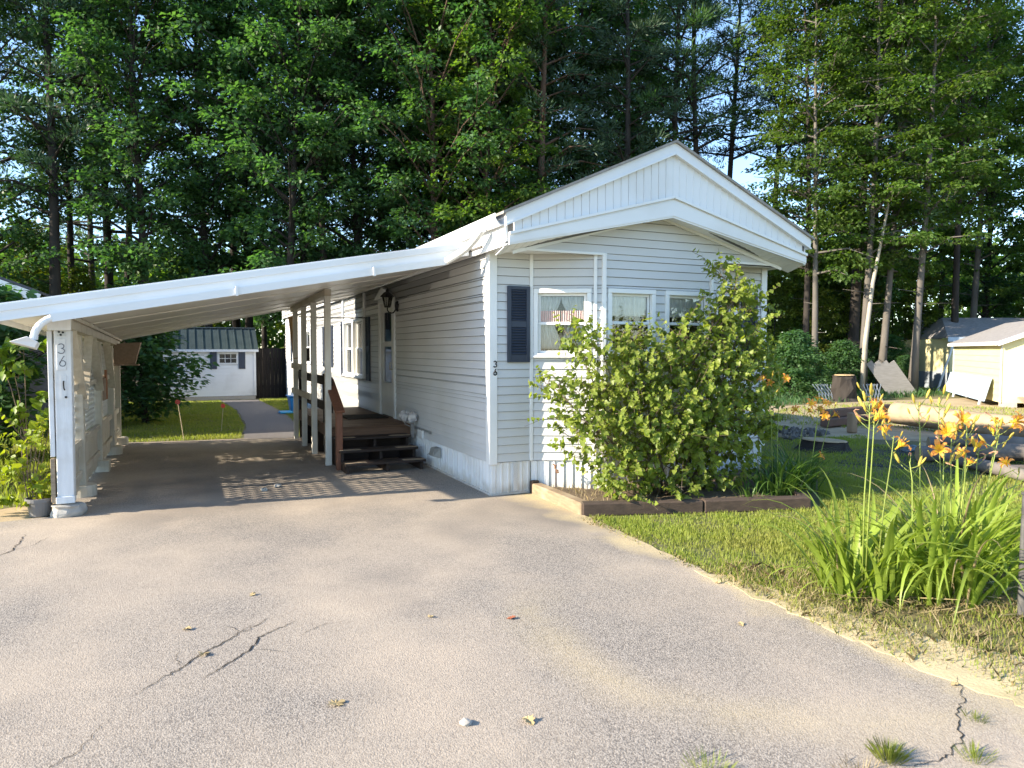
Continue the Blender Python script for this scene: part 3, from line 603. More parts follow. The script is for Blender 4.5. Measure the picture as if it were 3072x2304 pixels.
m = MB(); m.hexa([(XP + .058, PY[0] - .08, 2.055), (XP + .09, PY[0] - .08, 2.055), (XP + .09, PY[-1] + .2, 1.875), (XP + .058, PY[-1] + .2, 1.875), (XP + .058, PY[0] - .08, 2.10), (XP + .09, PY[0] - .08, 2.10), (XP + .09, PY[-1] + .2, 1.915), (XP + .058, PY[-1] + .2, 1.915)]); m.build('beam_ledger', PAINTW, car)
m = MB(); m.box(XP - .11, XP + .10, PY[0] - .145, PY[0] - .122, 1.92, 2.075); m.build('beam_end_board', PAINTB, car, bevel=.003)
m = MB(); m.box(XP - .125, XP - .082, PY[0] - .07, PY[0] + .05, .62, 1.92); m.build('side_board', PAINTB, car, bevel=.004)
m = MB(); m.box(XP - .13, XP - .09, PY[0] - .06, PY[0] + .04, .14, .60); m.build('side_board', WORN, car, bevel=.004)
m = MB(); m.box(XP - .085, XP + .085, PY[0] - .095, PY[0] - .078, .13, .205); m.build('post_shoe', PAINTB, car, bevel=.006)
GALV = M('galvanised', (.62, .62, .6), (.5, .5, .48), rough=.4, metallic=.4, scale=20)
m = MB(); m.box(XP - .035, XP + .045, PY[0] - .084, PY[0] - .076, 1.86, 2.05); m.build('bracket_plate', GALV, car)
for (a, b) in ((-.01, 1.985), (.02, 1.90), (-.015, 1.905), (.025, 1.97), (.0, 1.875)):
    m = MB(); m.tube([(XP + a, PY[0] - .084, b), (XP + a, PY[0] - .094, b)], .011 if b < 1.98 else .02, 8); m.build('bolt', BLACK if b != 1.985 else GALV, car)
m = MB(); m.box(XP - .01, XP + .035, PY[0] - .083, PY[0] - .076, 1.22, 1.46); m.build('hook_plate', PAINTB, car)
m = MB(); m.tube([(XP + .012, PY[0] - .083, 1.40), (XP + .014, PY[0] - .11, 1.38), (XP + .016, PY[0] - .11, 1.33), (XP + .02, PY[0] - .09, 1.31)], .007, 6); m.tube([(XP + .03, PY[0] - .083, 1.235), (XP + .03, PY[0] - .092, 1.235)], .012, 6); m.build('hook', BLACK, car)
pl = MB(); pl.box(XP - .042, XP + .040, PY[0] - .086, PY[0] - .0755, 1.515, 1.835); plo = pl.build('number_plaque', PAINTB, car, bevel=.002)
digit('3', (XP, PY[0] - .089, 1.735), (1, 0, 0), .105, .0035, 'plaque_three', M('plaque_ink', (.05, .06, .085), rough=.6), plo)
digit('6', (XP + .008, PY[0] - .089, 1.605), (1, 0, 0), .105, .0035, 'plaque_six', MATS['plaque_ink'], plo)
def lattice(y0, y1, z0, z1, x, name='lattice'):
    m = MB(); sp, w, t = .125, .032, .0055; h = z1 - z0; Lg = y1 - y0
    for s in (1, -1):
        c = -h
        while c < Lg:
            # strip y = y0 + c + s-directed run
            a0, a1 = max(c, 0), min(c + h, Lg)
            if a1 - a0 > .03:
                za, zb = a0 - c, a1 - c
                ya, yb = (y0 + a0, y0 + a1) if s > 0 else (y1 - a0, y1 - a1)
                m.bar((x + (t / 2 + .0005) * s, ya, z0 + za), (x + (t / 2 + .0005) * s, yb, z0 + zb), w, t, (1, 0, 0))
            c += sp
    return tag(m.build(name, LATT, car), kind='stuff')
for i in range(4):
    ya, yb = PY[i] + .065, PY[i + 1] - .065; zt = rz(XP, yb) - .3
    lattice(ya, yb, .68, zt, XP - .03)
    m = MB(); m.box(XP + .0, XP + .035, ya, yb, .595, .675); m.build('rail', PAINTW, car, bevel=.003)
    m = MB(); m.box(XP + .0, XP + .035, ya, yb, .23, .31); m.build('rail', PAINTW, car, bevel=.003)
    if i < 3: m = MB(); m.box(XP + .0, XP + .03, ya, yb, 1.26, 1.33); m.build('rail', PAINTW, car, bevel=.003)
    y = ya + .01; k = 0
    while y < yb - .05:
        m = MB(); m.box(XP - .02, XP - .001, y, min(y + .135, yb), .05 + .02 * (k % 3), .675); m.build('board', WORN if (i == 0 and k == 1) else PAINTW, car); y += .142; k += 1
for (ya, za, yb, zb) in ((2.0, 1.15, 1.25, 1.93), (2.05, 1.02, 2.75, 1.90), (3.85, 1.15, 3.1, 1.88), (5.65, 1.1, 4.9, 1.84)):
    m = MB(); m.bar((XP + .045, ya, za), (XP + .045, yb, zb), .022, .10, (1, 0, 0)); m.build('brace', PAINTW, car, bevel=.003)
# inner row of posts along the deck
PAINTI = M('inner_post_paint', (.72, .70, .64), (.64, .61, .54), rough=.6, scale=4, stretch=(6, 6, .6), bump=.2, bscale=14, dirt=(.42, .34, .25), dirt_scale=3, dirt_amt=.35)
XQ = -1.34; QY = [3.08, 4.36, 5.45, 6.54]
for i, y in enumerate(QY):
    m = MB(); w = .043; t_ = rz(XQ, y) - .137; m.hexa([(XQ - w, y - w, 0), (XQ + w, y - w, 0), (XQ + w, y + w, 0), (XQ - w, y + w, 0), (XQ - w + .01, y - w, t_), (XQ + w + .01, y - w, t_), (XQ + w + .01, y + w, t_), (XQ - w + .01, y + w, t_)]); m.build('post', PAINTI, car, bevel=.004)
m = MB(); m.hexa([(XQ - .045, QY[0] - .1, rz(XQ, QY[0]) - .235), (XQ + .05, QY[0] - .1, rz(XQ, QY[0]) - .235), (XQ + .05, QY[3] + .3, rz(XQ, QY[3] + .3) - .235), (XQ - .045, QY[3] + .3, rz(XQ, QY[3] + .3) - .235), (XQ - .045, QY[0] - .1, rz(XQ, QY[0]) - .138), (XQ + .05, QY[0] - .1, rz(XQ, QY[0]) - .138), (XQ + .05, QY[3] + .3, rz(XQ, QY[3] + .3) - .138), (XQ - .045, QY[3] + .3, rz(XQ, QY[3] + .3) - .138)])
m.v = [(a, b, c) for a, b, c in m.v]; m.build('beam', PAINTW, car, bevel=.003)
m = MB(); m.bar((XQ, 6.5, 1.55), (XQ, 7.15, 2.38), .03, .08, (1, 0, 0)); m.build('brace', M('bare_wood', (.38, .25, .13), (.3, .19, .1), rough=.7), car)
for (ya, yb, z) in ((5.49, 6.5, 1.42), (5.49, 6.5, .95), (4.4, 5.41, .95)):
    m = MB(); m.box(XQ - .075, XQ - .044, ya - .08, yb + .08, z - .05, z + .05); m.build('rail', PAINTW, car, bevel=.003)
# ================================================================ PORCH DECK AND STEPS
dk = thing('porch_deck', (-.65, 4.5, 0), 'brown stained wooden porch deck with three worn steps up to the door', 'porch')
y = 3.2; k = 0
while y < 6.85:
    m = MB(); m.box(-1.27 + .004 * (k % 3), -.03, y, y + .134, .516, .55 + .002 * (k % 2)); m.build('deck_plank', DECK, dk, bevel=.004); y += .14; k += 1
m = MB(); m.box(-1.262, -.035, 3.225, 3.262, .36, .514); m.build('rim_board', DECK, dk)
m = MB(); m.box(-1.258, -1.222, 3.264, 6.82, .36, .514); m.build('rim_board', DECK, dk)
for y in (3.3, 4.6, 5.8, 6.75):
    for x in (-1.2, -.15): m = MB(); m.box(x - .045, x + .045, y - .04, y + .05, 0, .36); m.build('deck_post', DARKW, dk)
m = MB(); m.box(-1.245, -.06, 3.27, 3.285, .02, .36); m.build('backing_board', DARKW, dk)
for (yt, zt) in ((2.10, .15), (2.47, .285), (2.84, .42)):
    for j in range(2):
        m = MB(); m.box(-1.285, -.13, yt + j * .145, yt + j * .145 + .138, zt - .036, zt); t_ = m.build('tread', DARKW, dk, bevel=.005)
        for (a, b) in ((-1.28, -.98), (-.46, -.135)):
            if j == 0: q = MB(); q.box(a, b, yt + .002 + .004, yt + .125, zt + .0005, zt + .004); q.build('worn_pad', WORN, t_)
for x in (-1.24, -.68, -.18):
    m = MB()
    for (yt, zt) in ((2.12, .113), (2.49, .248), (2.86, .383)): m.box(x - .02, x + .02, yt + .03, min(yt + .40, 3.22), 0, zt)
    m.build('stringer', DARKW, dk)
m = MB(); m.box(-1.318, -1.228, 2.545, 2.635, 0, .83); m.build('newel_post', STAIN, dk, bevel=.006)
m = MB(); m.bar((-1.272, 2.50, .838), (-1.272, 3.36, 1.27), .14, .04); m.build('handrail', STAIN, dk, bevel=.006)
for z in (1.24, .84):
    m = MB(); m.box(-1.288, -1.25, 3.14, 6.8, z - .07, z + .07); m.build('rail', DARKW, dk, bevel=.004)
for y in (4.0, 6.76): m = MB(); m.box(-1.25, -1.17, y - .04, y + .04, .35, 1.34); m.build('rail_post', DARKW, dk)
# things on and around the porch
m = MB(); m.box(-.80, -.10, 4.28, 5.02, .553, .568); tag(m.build('doormat', M('mat_rubber', (.035, .03, .028), rough=.95, bump=.6, bscale=120), bevel=.004), 'dark rubber doormat lying before the side door', 'doormat')
lt = thing('wall_lantern', (0, 3.98, 2.45), 'black coach lantern on the wall beside the porch door', 'lamp')
m = MB(); m.lathe((-.02, 3.98, 2.36), [(.0, 0), (.035, .02), (.045, .09), (.035, .16), (0, .18)], 10); m.build('wall_plate', BLACK, lt, smooth=True)
m = MB(); m.tube([(-.03, 3.98, 2.42), (-.09, 3.98, 2.34), (-.15, 3.98, 2.33), (-.19, 3.98, 2.38), (-.19, 3.98, 2.43)], .011, 7); m.tube([(-.19, 3.98, 2.34), (-.19, 3.98, 2.22)], [.012, .004], 7); m.build('arm', BLACK, lt, smooth=True)
m = MB(); m.lathe((-.19, 3.98, 2.42), [(.0, 0), (.05, .005), (.055, .02), (.05, .03)], 6); m.lathe((-.19, 3.98, 2.60), [(.12, 0), (.115, .012), (.06, .07), (.03, .085), (.025, .12), (.008, .14), (0, .16)], 6)
for k in range(6): a = R(60 * k); m.tube([(-.19 + .05 * math.cos(a), 3.98 + .05 * math.sin(a), 2.44), (-.19 + .088 * math.cos(a), 3.98 + .088 * math.sin(a), 2.605)], .006, 4)
m.build('cage', BLACK, lt)
m = MB(); m.lathe((-.19, 3.98, 2.445), [(.045, 0), (.082, .155)], 6); m.build('glass', glassmat('lantern_glass', (.75, .75, .72)), lt)
m = MB(); m.tube([(-.03, 6.12, 2.345), (-.6, 6.2, 2.335), (-1.30, 6.3, 2.35)], .011, 6); tag(m.build('hanging_rod', BLACK), 'thin black rod reaching from the shutter top across the porch', 'rod')
FOIL = M('plastic_wrap', (.62, .60, .58), (.35, .34, .34), rough=.18, spec=.6, scale=18, bump=1.0, bscale=16)
bd = thing('wrapped_bundle', (-.12, 2.92, .42), 'crumpled silvery plastic wrapped bundle on a stake beside the steps', 'bundle')
m = MB(); r_ = random.Random(5)
for (cx_, cy_, cz_, rr, sy) in ((-.10, 2.86, .69, .075, .8), (-.17, 3.05, .69, .085, 1.0)):
    b0 = len(m.v); m.lathe((cx_, cy_, cz_), [(.0, -rr * 1.1), (rr * .7, -rr * .8), (rr, -rr * .2), (rr * .95, rr * .4), (rr * .6, rr * .9), (0, rr * 1.1)], 14)
    m.v[b0:] = [(a + r_.uniform(-.014, .014), b + r_.uniform(-.014, .014), c + r_.uniform(-.012, .012)) for a, b, c in m.v[b0:]]
m.build('wrap', FOIL, bd)
m = MB(); m.bar((-.10, 2.9, .38), (-.10, 2.9, .68), .04, .05); m.tube([(-.16, 3.0, .63), (-.2, 2.95, .58), (-.14, 2.86, .55)], .008, 5); m.build('stake', GREYW, bd)
# objects hanging at the back of the lattice wall
hb = thing('hanging_box', (-4.33, 6.95, 1.5), 'weathered brown wooden box hung at far end of the lattice wall', 'box')
BOXM = M('box_wood', (.34, .25, .19), (.26, .19, .14), rough=.8, scale=4, stretch=(6, 1, 6))
m = MB(); m.hexa([(-4.42, 6.62, 1.47), (-4.08, 6.62, 1.47), (-4.08, 6.85, 1.47), (-4.42, 6.85, 1.47), (-4.40, 6.55, 1.83), (-3.98, 6.55, 1.86), (-3.98, 6.85, 1.86), (-4.40, 6.85, 1.83)]); m.build('body', BOXM, hb, bevel=.006)
m = MB(); m.box(-4.5, -4.02, 6.5, 6.87, 1.445, 1.465); m.build('shelf', BOXM, hb)
bs = thing('leaning_board', (-4.33, 4.7, .6), 'rust brown scrap board propped on the lattice rail', 'board')
m = MB(); m.box(-4.37, -4.345, 4.55, 4.72, .98, 1.42); m.build('plank', M('rust_board', (.36, .15, .07), (.28, .13, .07), rough=.8), bs); m = MB(); m.box(-4.376, -4.35, 4.24, 4.52, .98, 1.30); m.build('panel', BOXM, bs)
# ================================================================ RAISED BED AT THE BAY
bed = thing('raised_bed', (1.5, -.9, 0), 'raised garden bed of weathered landscape timbers under the bay window', 'garden bed')
m = MB(); m.bar((.555, -.10, .055), (.535, -1.30, .055), .135, .14); m.build('timber', TIMBER, bed, bevel=.014)
m = MB(); m.box(.50, .60, -.085, .0 - .02, -.01, .15); m.build('timber', TIMBERD, bed, bevel=.01)
m = MB(); m.bar((.50, -1.265, .055), (1.75, -1.66, .05), .13, .142); m.build('timber', TIMBERD, bed, bevel=.014)
m = MB(); m.bar((1.76, -1.665, .052), (2.90, -2.035, .06), .13, .142); m.build('timber', TIMBERD, bed, bevel=.014)
m = MB(); m.bar((2.90, -1.98, .05), (4.15, -.25, .045), .13, .13); m.build('timber', TIMBERD, bed, bevel=.014)
sg = MB(); nn = 40; pts = []
r_ = random.Random(9)
def bedz(x, y): return .075 + .02 * math.sin(x * 5 + y * 3) + r_.uniform(-.012, .012)
poly = [(.60, -.04), (.58, -1.25), (1.75, -1.60), (2.85, -1.94), (4.05, -.3), (3.62, -.03), (2.9, -.38), (1.28, -.38), (.6, -.04)]
def inpoly(x, y, poly):
    c = False; j = len(poly) - 1
    for i in range(len(poly)):
        if (poly[i][1] > y) != (poly[j][1] > y) and x < (poly[j][0] - poly[i][0]) * (y - poly[i][1]) / (poly[j][1] - poly[i][1]) + poly[i][0]: c = not c
        j = i
    return c
gx = [i * .08 for i in range(6, 54)]; gy = [-2.08 + .08 * j for j in range(27)]
idx = {}
for i, x in enumerate(gx):
    for j, y in enumerate(gy): idx[i, j] = len(sg.v); sg.v.append((x, y, bedz(x, y)))
for i in range(len(gx) - 1):
    for j in range(len(gy) - 1):
        if inpoly(gx[i] + .04, gy[j] + .04, poly): sg.f.append((idx[i, j], idx[i + 1, j], idx[i + 1, j + 1], idx[i, j + 1]))
sg.build('soil', SOILM, bed, smooth=True)
# ================================================================ LAWNS
GRASS = leafmat('grass_blades', (.17, .235, .036), (.28, .305, .065), trans=.4, tcol=(1.4, 1.5, .6), c3=(.30, .28, .09))
STRAW = leafmat('dry_straw', (.34, .27, .14), (.26, .2, .1), trans=.15, tcol=(1, 1, 1), c3=(.3, .25, .14))
def blades(name, poly, dens, h, w, mat, seed=0, label=None, hole=None, clump=.0, zb=-.015, lean=.45):
    g_ = np.random.default_rng(seed); xs = [p[0] for p in poly]; ys = [p[1] for p in poly]
    n = int(dens * (max(xs) - min(xs)) * (max(ys) - min(ys))); P = np.stack([g_.uniform(min(xs), max(xs), n), g_.uniform(min(ys), max(ys), n)], 1)
    px = np.array(poly); ins = np.zeros(n, bool); j = len(poly) - 1
    for i in range(len(poly)):
        yi, yj = px[i, 1], px[j, 1]
        if yi != yj:
            c = ((yi > P[:, 1]) != (yj > P[:, 1])) & (P[:, 0] < (px[j, 0] - px[i, 0]) * (P[:, 1] - yi) / (yj - yi) + px[i, 0]); ins ^= c
        j = i
    P = P[ins]; n = len(P)
    fld = np.sin(P[:, 0] * 2.1 + 1) * np.sin(P[:, 1] * 2.7) + .6 * np.sin(P[:, 0] * 5.3 + P[:, 1] * 4.1) + .5 * np.sin(P[:, 0] * 11.7 - P[:, 1] * 9.3)
    if clump: k = g_.uniform(-1, 1, n) * 1.3 < fld * clump + .75; P = P[k]; fld = fld[k]; n = len(P)
    hh = h * g_.uniform(.5, 1.25, n) * (1 + .22 * fld); a = g_.uniform(0, 2 * np.pi, n); t = g_.uniform(0, 2 * np.pi, n); ln = g_.uniform(.1, 1, n) * lean * hh
    b = np.stack([P[:, 0], P[:, 1], np.full(n, zb)], 1); s = np.stack([np.cos(a), np.sin(a), 0 * a], 1) * (w * g_.uniform(.6, 1.3, n))[:, None]
    tip = b + np.stack([np.cos(t) * ln, np.sin(t) * ln, hh], 1); mid = b + np.stack([np.cos(t) * ln * .3, np.sin(t) * ln * .3, hh * .6], 1)
    v = np.stack([b - s, b + s, mid + s * .7, tip, mid - s * .7], 1).reshape(-1, 3); f = np.arange(n * 5).reshape(-1, 5)
    o = link_mesh(name, np_mesh(name, v, f), mat); return tag(o, label, None, kind='stuff')
fl = [(.50, -1.42), (.44, -3.55), (.42, -4.3), (1.2, -4.6), (3.4, -4.9), (5.6, -3.4), (4.6, -.6), (3.0, -2.1)]
blades('lawn_grass', fl, 5200, .042, .0035, GRASS, 1, 'short sunlit lawn grass between the raised bed and the driveway', clump=.6)
blades('lawn_grass', [(3.4, -4.9), (9, -5.5), (12, -2.2), (9.6, .4), (8.1, 1.4), (9.2, 2.4), (6.4, 3.1), (4.3, 3.0), (4.3, -.4), (5.6, -3.4)], 1500, .045, .005, GRASS, 2, 'shaded lawn grass at right of the home up to the log pile', clump=.5)
blades('lawn_grass', [(-4.4, 7.4), (-2.32, 7.1), (-2.08, 9.5), (-2.0, 14), (-2.25, 18.5), (-7, 19), (-7.5, 8)], 1000, .05, .006, GRASS, 3, 'green back lawn left of the garden path')
blades('lawn_grass', [(-1.3, 6.95), (-.05, 6.95), (-.05, 18.8), (-1, 18.6), (-.8, 12.9), (-.92, 9.5)], 900, .05, .006, GRASS, 4, 'narrow strip of grass between garden path and home')
blades('verge_grass', [(.42, -4.35), (.40, -5.0), (.58, -5.75), (1.3, -6.7), (2.8, -7.8), (4.4, -6.2), (3.4, -4.9), (1.2, -4.7)], 2600, .05, .0032, GRASS, 5, 'sparse weedy grass on the sandy verge before the daylilies', clump=1.3)
blades('dry_grass', [(.36, -3.3), (.34, -5.1), (.6, -5.8), (1.6, -6.6), (2.6, -5.2), (1.9, -4.2), (.8, -3.3)], 1500, .07, .0028, STRAW, 6, 'dry straw coloured grass at the driveway edge under the daylilies', clump=1.2, lean=1.6)
blades('lawn_edge_thatch', [(.36, -1.4), (.33, -3.6), (.50, -3.6), (.56, -1.4)], 2200, .03, .003, STRAW, 7, 'thin dry thatch along the driveway edge of the lawn', clump=1.0, lean=1.8)
blades('edge_creep', [(.40, -1.45), (.34, -3.6), (.31, -5.1), (.5, -5.7), (.72, -5.5), (.62, -4.4), (.60, -1.5)], 900, .045, .0035, GRASS, 17, 'ragged grass and weeds creeping over the driveway edge', clump=1.5, lean=1.1)
blades('left_undergrowth', [(-4.7, 1.6), (-4.62, 7), (-7.5, 8), (-8.5, 2.0), (-6.4, 1.7)], 500, .12, .008, GRASS, 8, 'rough grass outside the lattice wall', clump=.6)
VERGE = sheet('sandy_verge', [(.34, -3.3), (.31, -5.2), (.5, -5.95), (1.2, -6.9), (2.6, -8.1), (4.4, -8.6), (3.0, -7.3), (1.8, -6.2), (1.05, -5.55), (.76, -4.9), (.62, -4.2), (.52, -3.5)], .003, M('verge_sand', (.55, .45, .26), (.44, .36, .21), rough=1, scale=3.5, bump=.5, bscale=60, dirt=(.20, .17, .075), dirt_scale=2.0, dirt_amt=.75), jit=.045, step=.09, seed=4)
def tuft(x, y, n, h, label, mat=GRASS, seed=0, rad=.05):
    g_ = np.random.default_rng(seed); a = g_.uniform(0, 2 * np.pi, n); r = g_.uniform(0, 1, n)
    b = np.stack([np.cos(a) * r * rad, np.sin(a) * r * rad, 0 * a], 1); d = np.stack([np.cos(a) * (.25 + r), np.sin(a) * (.25 + r), np.full(n, 1.5)], 1); L = h * g_.uniform(.6, 1.1, n)
    s = np.stack([-np.sin(a), np.cos(a), 0 * a], 1) * .0013; d = unit(d); mid = b + d * (L * .55)[:, None]; tip = b + d * L[:, None] - np.stack([0 * a, 0 * a, L * .12], 1)
    v = np.stack([b - s, b + s, mid + s * .8, tip, mid - s * .8], 1).reshape(-1, 3)
    t = thing('grass_tuft', (x, y, 0), label, 'grass tuft', 'weed tufts growing from the asphalt'); link_mesh('blades', np_mesh('blades', v, np.arange(n * 5).reshape(-1, 5)), mat, t)['kind'] = 'stuff'
    return t
tuft(-.58, -5.72, 200, .095, 'densest round grass tuft on bare asphalt near the bottom edge', seed=1)
tuft(-.24, -5.86, 80, .07, 'loose grass tuft in the asphalt crack right of the dense tuft', seed=2, rad=.06)
tuft(.08, -5.66, 50, .05, 'small pale tuft in the crack nearest the verge', seed=3)
tuft(-1.32, -5.47, 80, .06, 'grass tuft cut by the bottom edge of the picture', seed=4, rad=.1)
tuft(-.78, -5.75, 60, .06, 'thin dry tuft at left of the dense tuft', STRAW, seed=5, rad=.09)
# fallen leaves and stones on the driveway
DLEAF = M('dead_leaf', (.42, .33, .17), (.34, .25, .12), rough=.8, scale=30)
RLEAF = M('red_leaf', (.30, .10, .05), rough=.8)
lobes = [(0, .0), (.18, .12), (.12, .25), (.36, .28), (.24, .42), (.42, .55), (.2, .6), (.22, .8), (.08, .78), (0, 1.0)]
def fallen_leaf(x, y, s, rot, label, mat=DLEAF, seed=0):
    r = random.Random(seed); out = [(a, b) for a, b in lobes] + [(-a, b) for a, b in lobes[-2:0:-1]]
    m = MB(); c, q = math.cos(rot), math.sin(rot); n = len(out)
    top = [(x + s * (a * c - (b - .5) * q), y + s * (a * q + (b - .5) * c), .006 + s * (.35 * abs(a) + .12 * math.sin(b * 5 + seed)) * .8 + r.uniform(0, .004)) for a, b in out]
    cen = (x, y, .008); m.v = top + [cen] + [(a, b, z - .0015) for a, b, z in top] + [(x, y, .0065)]
    m.f = [(i, (i + 1) % n, n) for i in range(n)] + [(n + 1 + (i + 1) % n, n + 1 + i, 2 * n + 1) for i in range(n)] + [(i, n + 1 + i, n + 1 + (i + 1) % n, (i + 1) % n) for i in range(n)]
    return tag(m.build('fallen_leaf', mat), label, 'leaf', 'dead leaves lying on the driveway')
LV = [(-3.27, -2.97, .06, 1.0, 'pale curled leaf above left end of the long crack'), (-2.85, -2.48, .055, 2.2, 'small brown leaf on asphalt midway between crack and carport shade'), (-1.84, -3.39, .05, .4, 'tiny brown leaf on the grey asphalt left of the sand drift'),
      (-2.61, -4.29, .10, 1.9, 'largest dead leaf, pale oak shaped, below the cracks'), (-3.18, -3.41, .085, 2.6, 'oak leaf caught on the long crack'), (-1.83, -4.82, .08, .2, 'dark shrivelled leaf between stone and sand drift'),
      (.32, -5.40, .05, 1.4, 'small leaf near the sandy verge at lower right'), (-.11, -4.32, .05, 2.9, 'brown leaf scrap inside the sand drift curve'), (.30, -3.62, .055, .9, 'curled leaf at the driveway edge beside the lawn')]
for i, (x, y, s, a, lb) in enumerate(LV): fallen_leaf(x, y, s, a, lb, seed=i)
fallen_leaf(-1.38, -3.63, .06, 1.2, 'red brown leaf on asphalt at left of the sand drift', RLEAF, 20)
def stone(x, y, s, label, seed=0, mat=None, grp='loose stones on the driveway', z=0, nm='stone'):
    r = random.Random(seed); m = MB(); m.lathe((x, y, z - s * .2), [(0, 0), (s * .7, s * .1), (s, s * .45), (s * .75, s * .85), (0, s)], 8)
    m.v = [(a + r.uniform(-.25, .25) * s, b + r.uniform(-.25, .25) * s, c + r.uniform(-.12, .12) * s) for a, b, c in m.v]
    return tag(m.build(nm, mat or CONC), label, 'stone', grp)
stone(-2.1, -4.72, .028, 'small pale stone with a shadow near bottom centre', 1)
stone(-2.23, 1.60, .05, 'pale pebble in the lattice light, nearer the lit middle', 2); stone(-2.41, 1.43, .045, 'pale pebble in the lattice light, nearer its left edge', 3)
# ================================================================ TREES
BARKD = M('bark_dark', (.050, .042, .036), (.03, .025, .022), rough=.95, scale=5, stretch=(1, 1, .25), bump=.8, bscale=12)
BARKG = M('bark_grey', (.15, .135, .118), (.095, .085, .075), rough=.9, scale=4, stretch=(1, 1, .3), bump=.6, bscale=10)
BARKR = M('bark_red', (.16, .10, .07), (.09, .06, .045), rough=.95, scale=5, stretch=(1, 1, .25), bump=.8, bscale=12)
LF_M = leafmat('leaf_maple', (.048, .112, .052), (.086, .158, .060), trans=.42, tcol=(1.5, 1.9, .6), c3=(.085, .145, .04))
LF_P = leafmat('leaf_pine', (.044, .092, .058), (.070, .122, .068), trans=.2, tcol=(1.3, 1.5, .6), c3=(.04, .07, .03))
LF_B = leafmat('leaf_beech', (.055, .115, .026), (.10, .17, .038), trans=.48, tcol=(1.6, 1.7, .45), c3=(.12, .17, .035))
LF_S = leafmat('leaf_sapling', (.065, .115, .02), (.12, .16, .028), trans=.5, tcol=(1.6, 1.6, .4), c3=(.15, .18, .03))
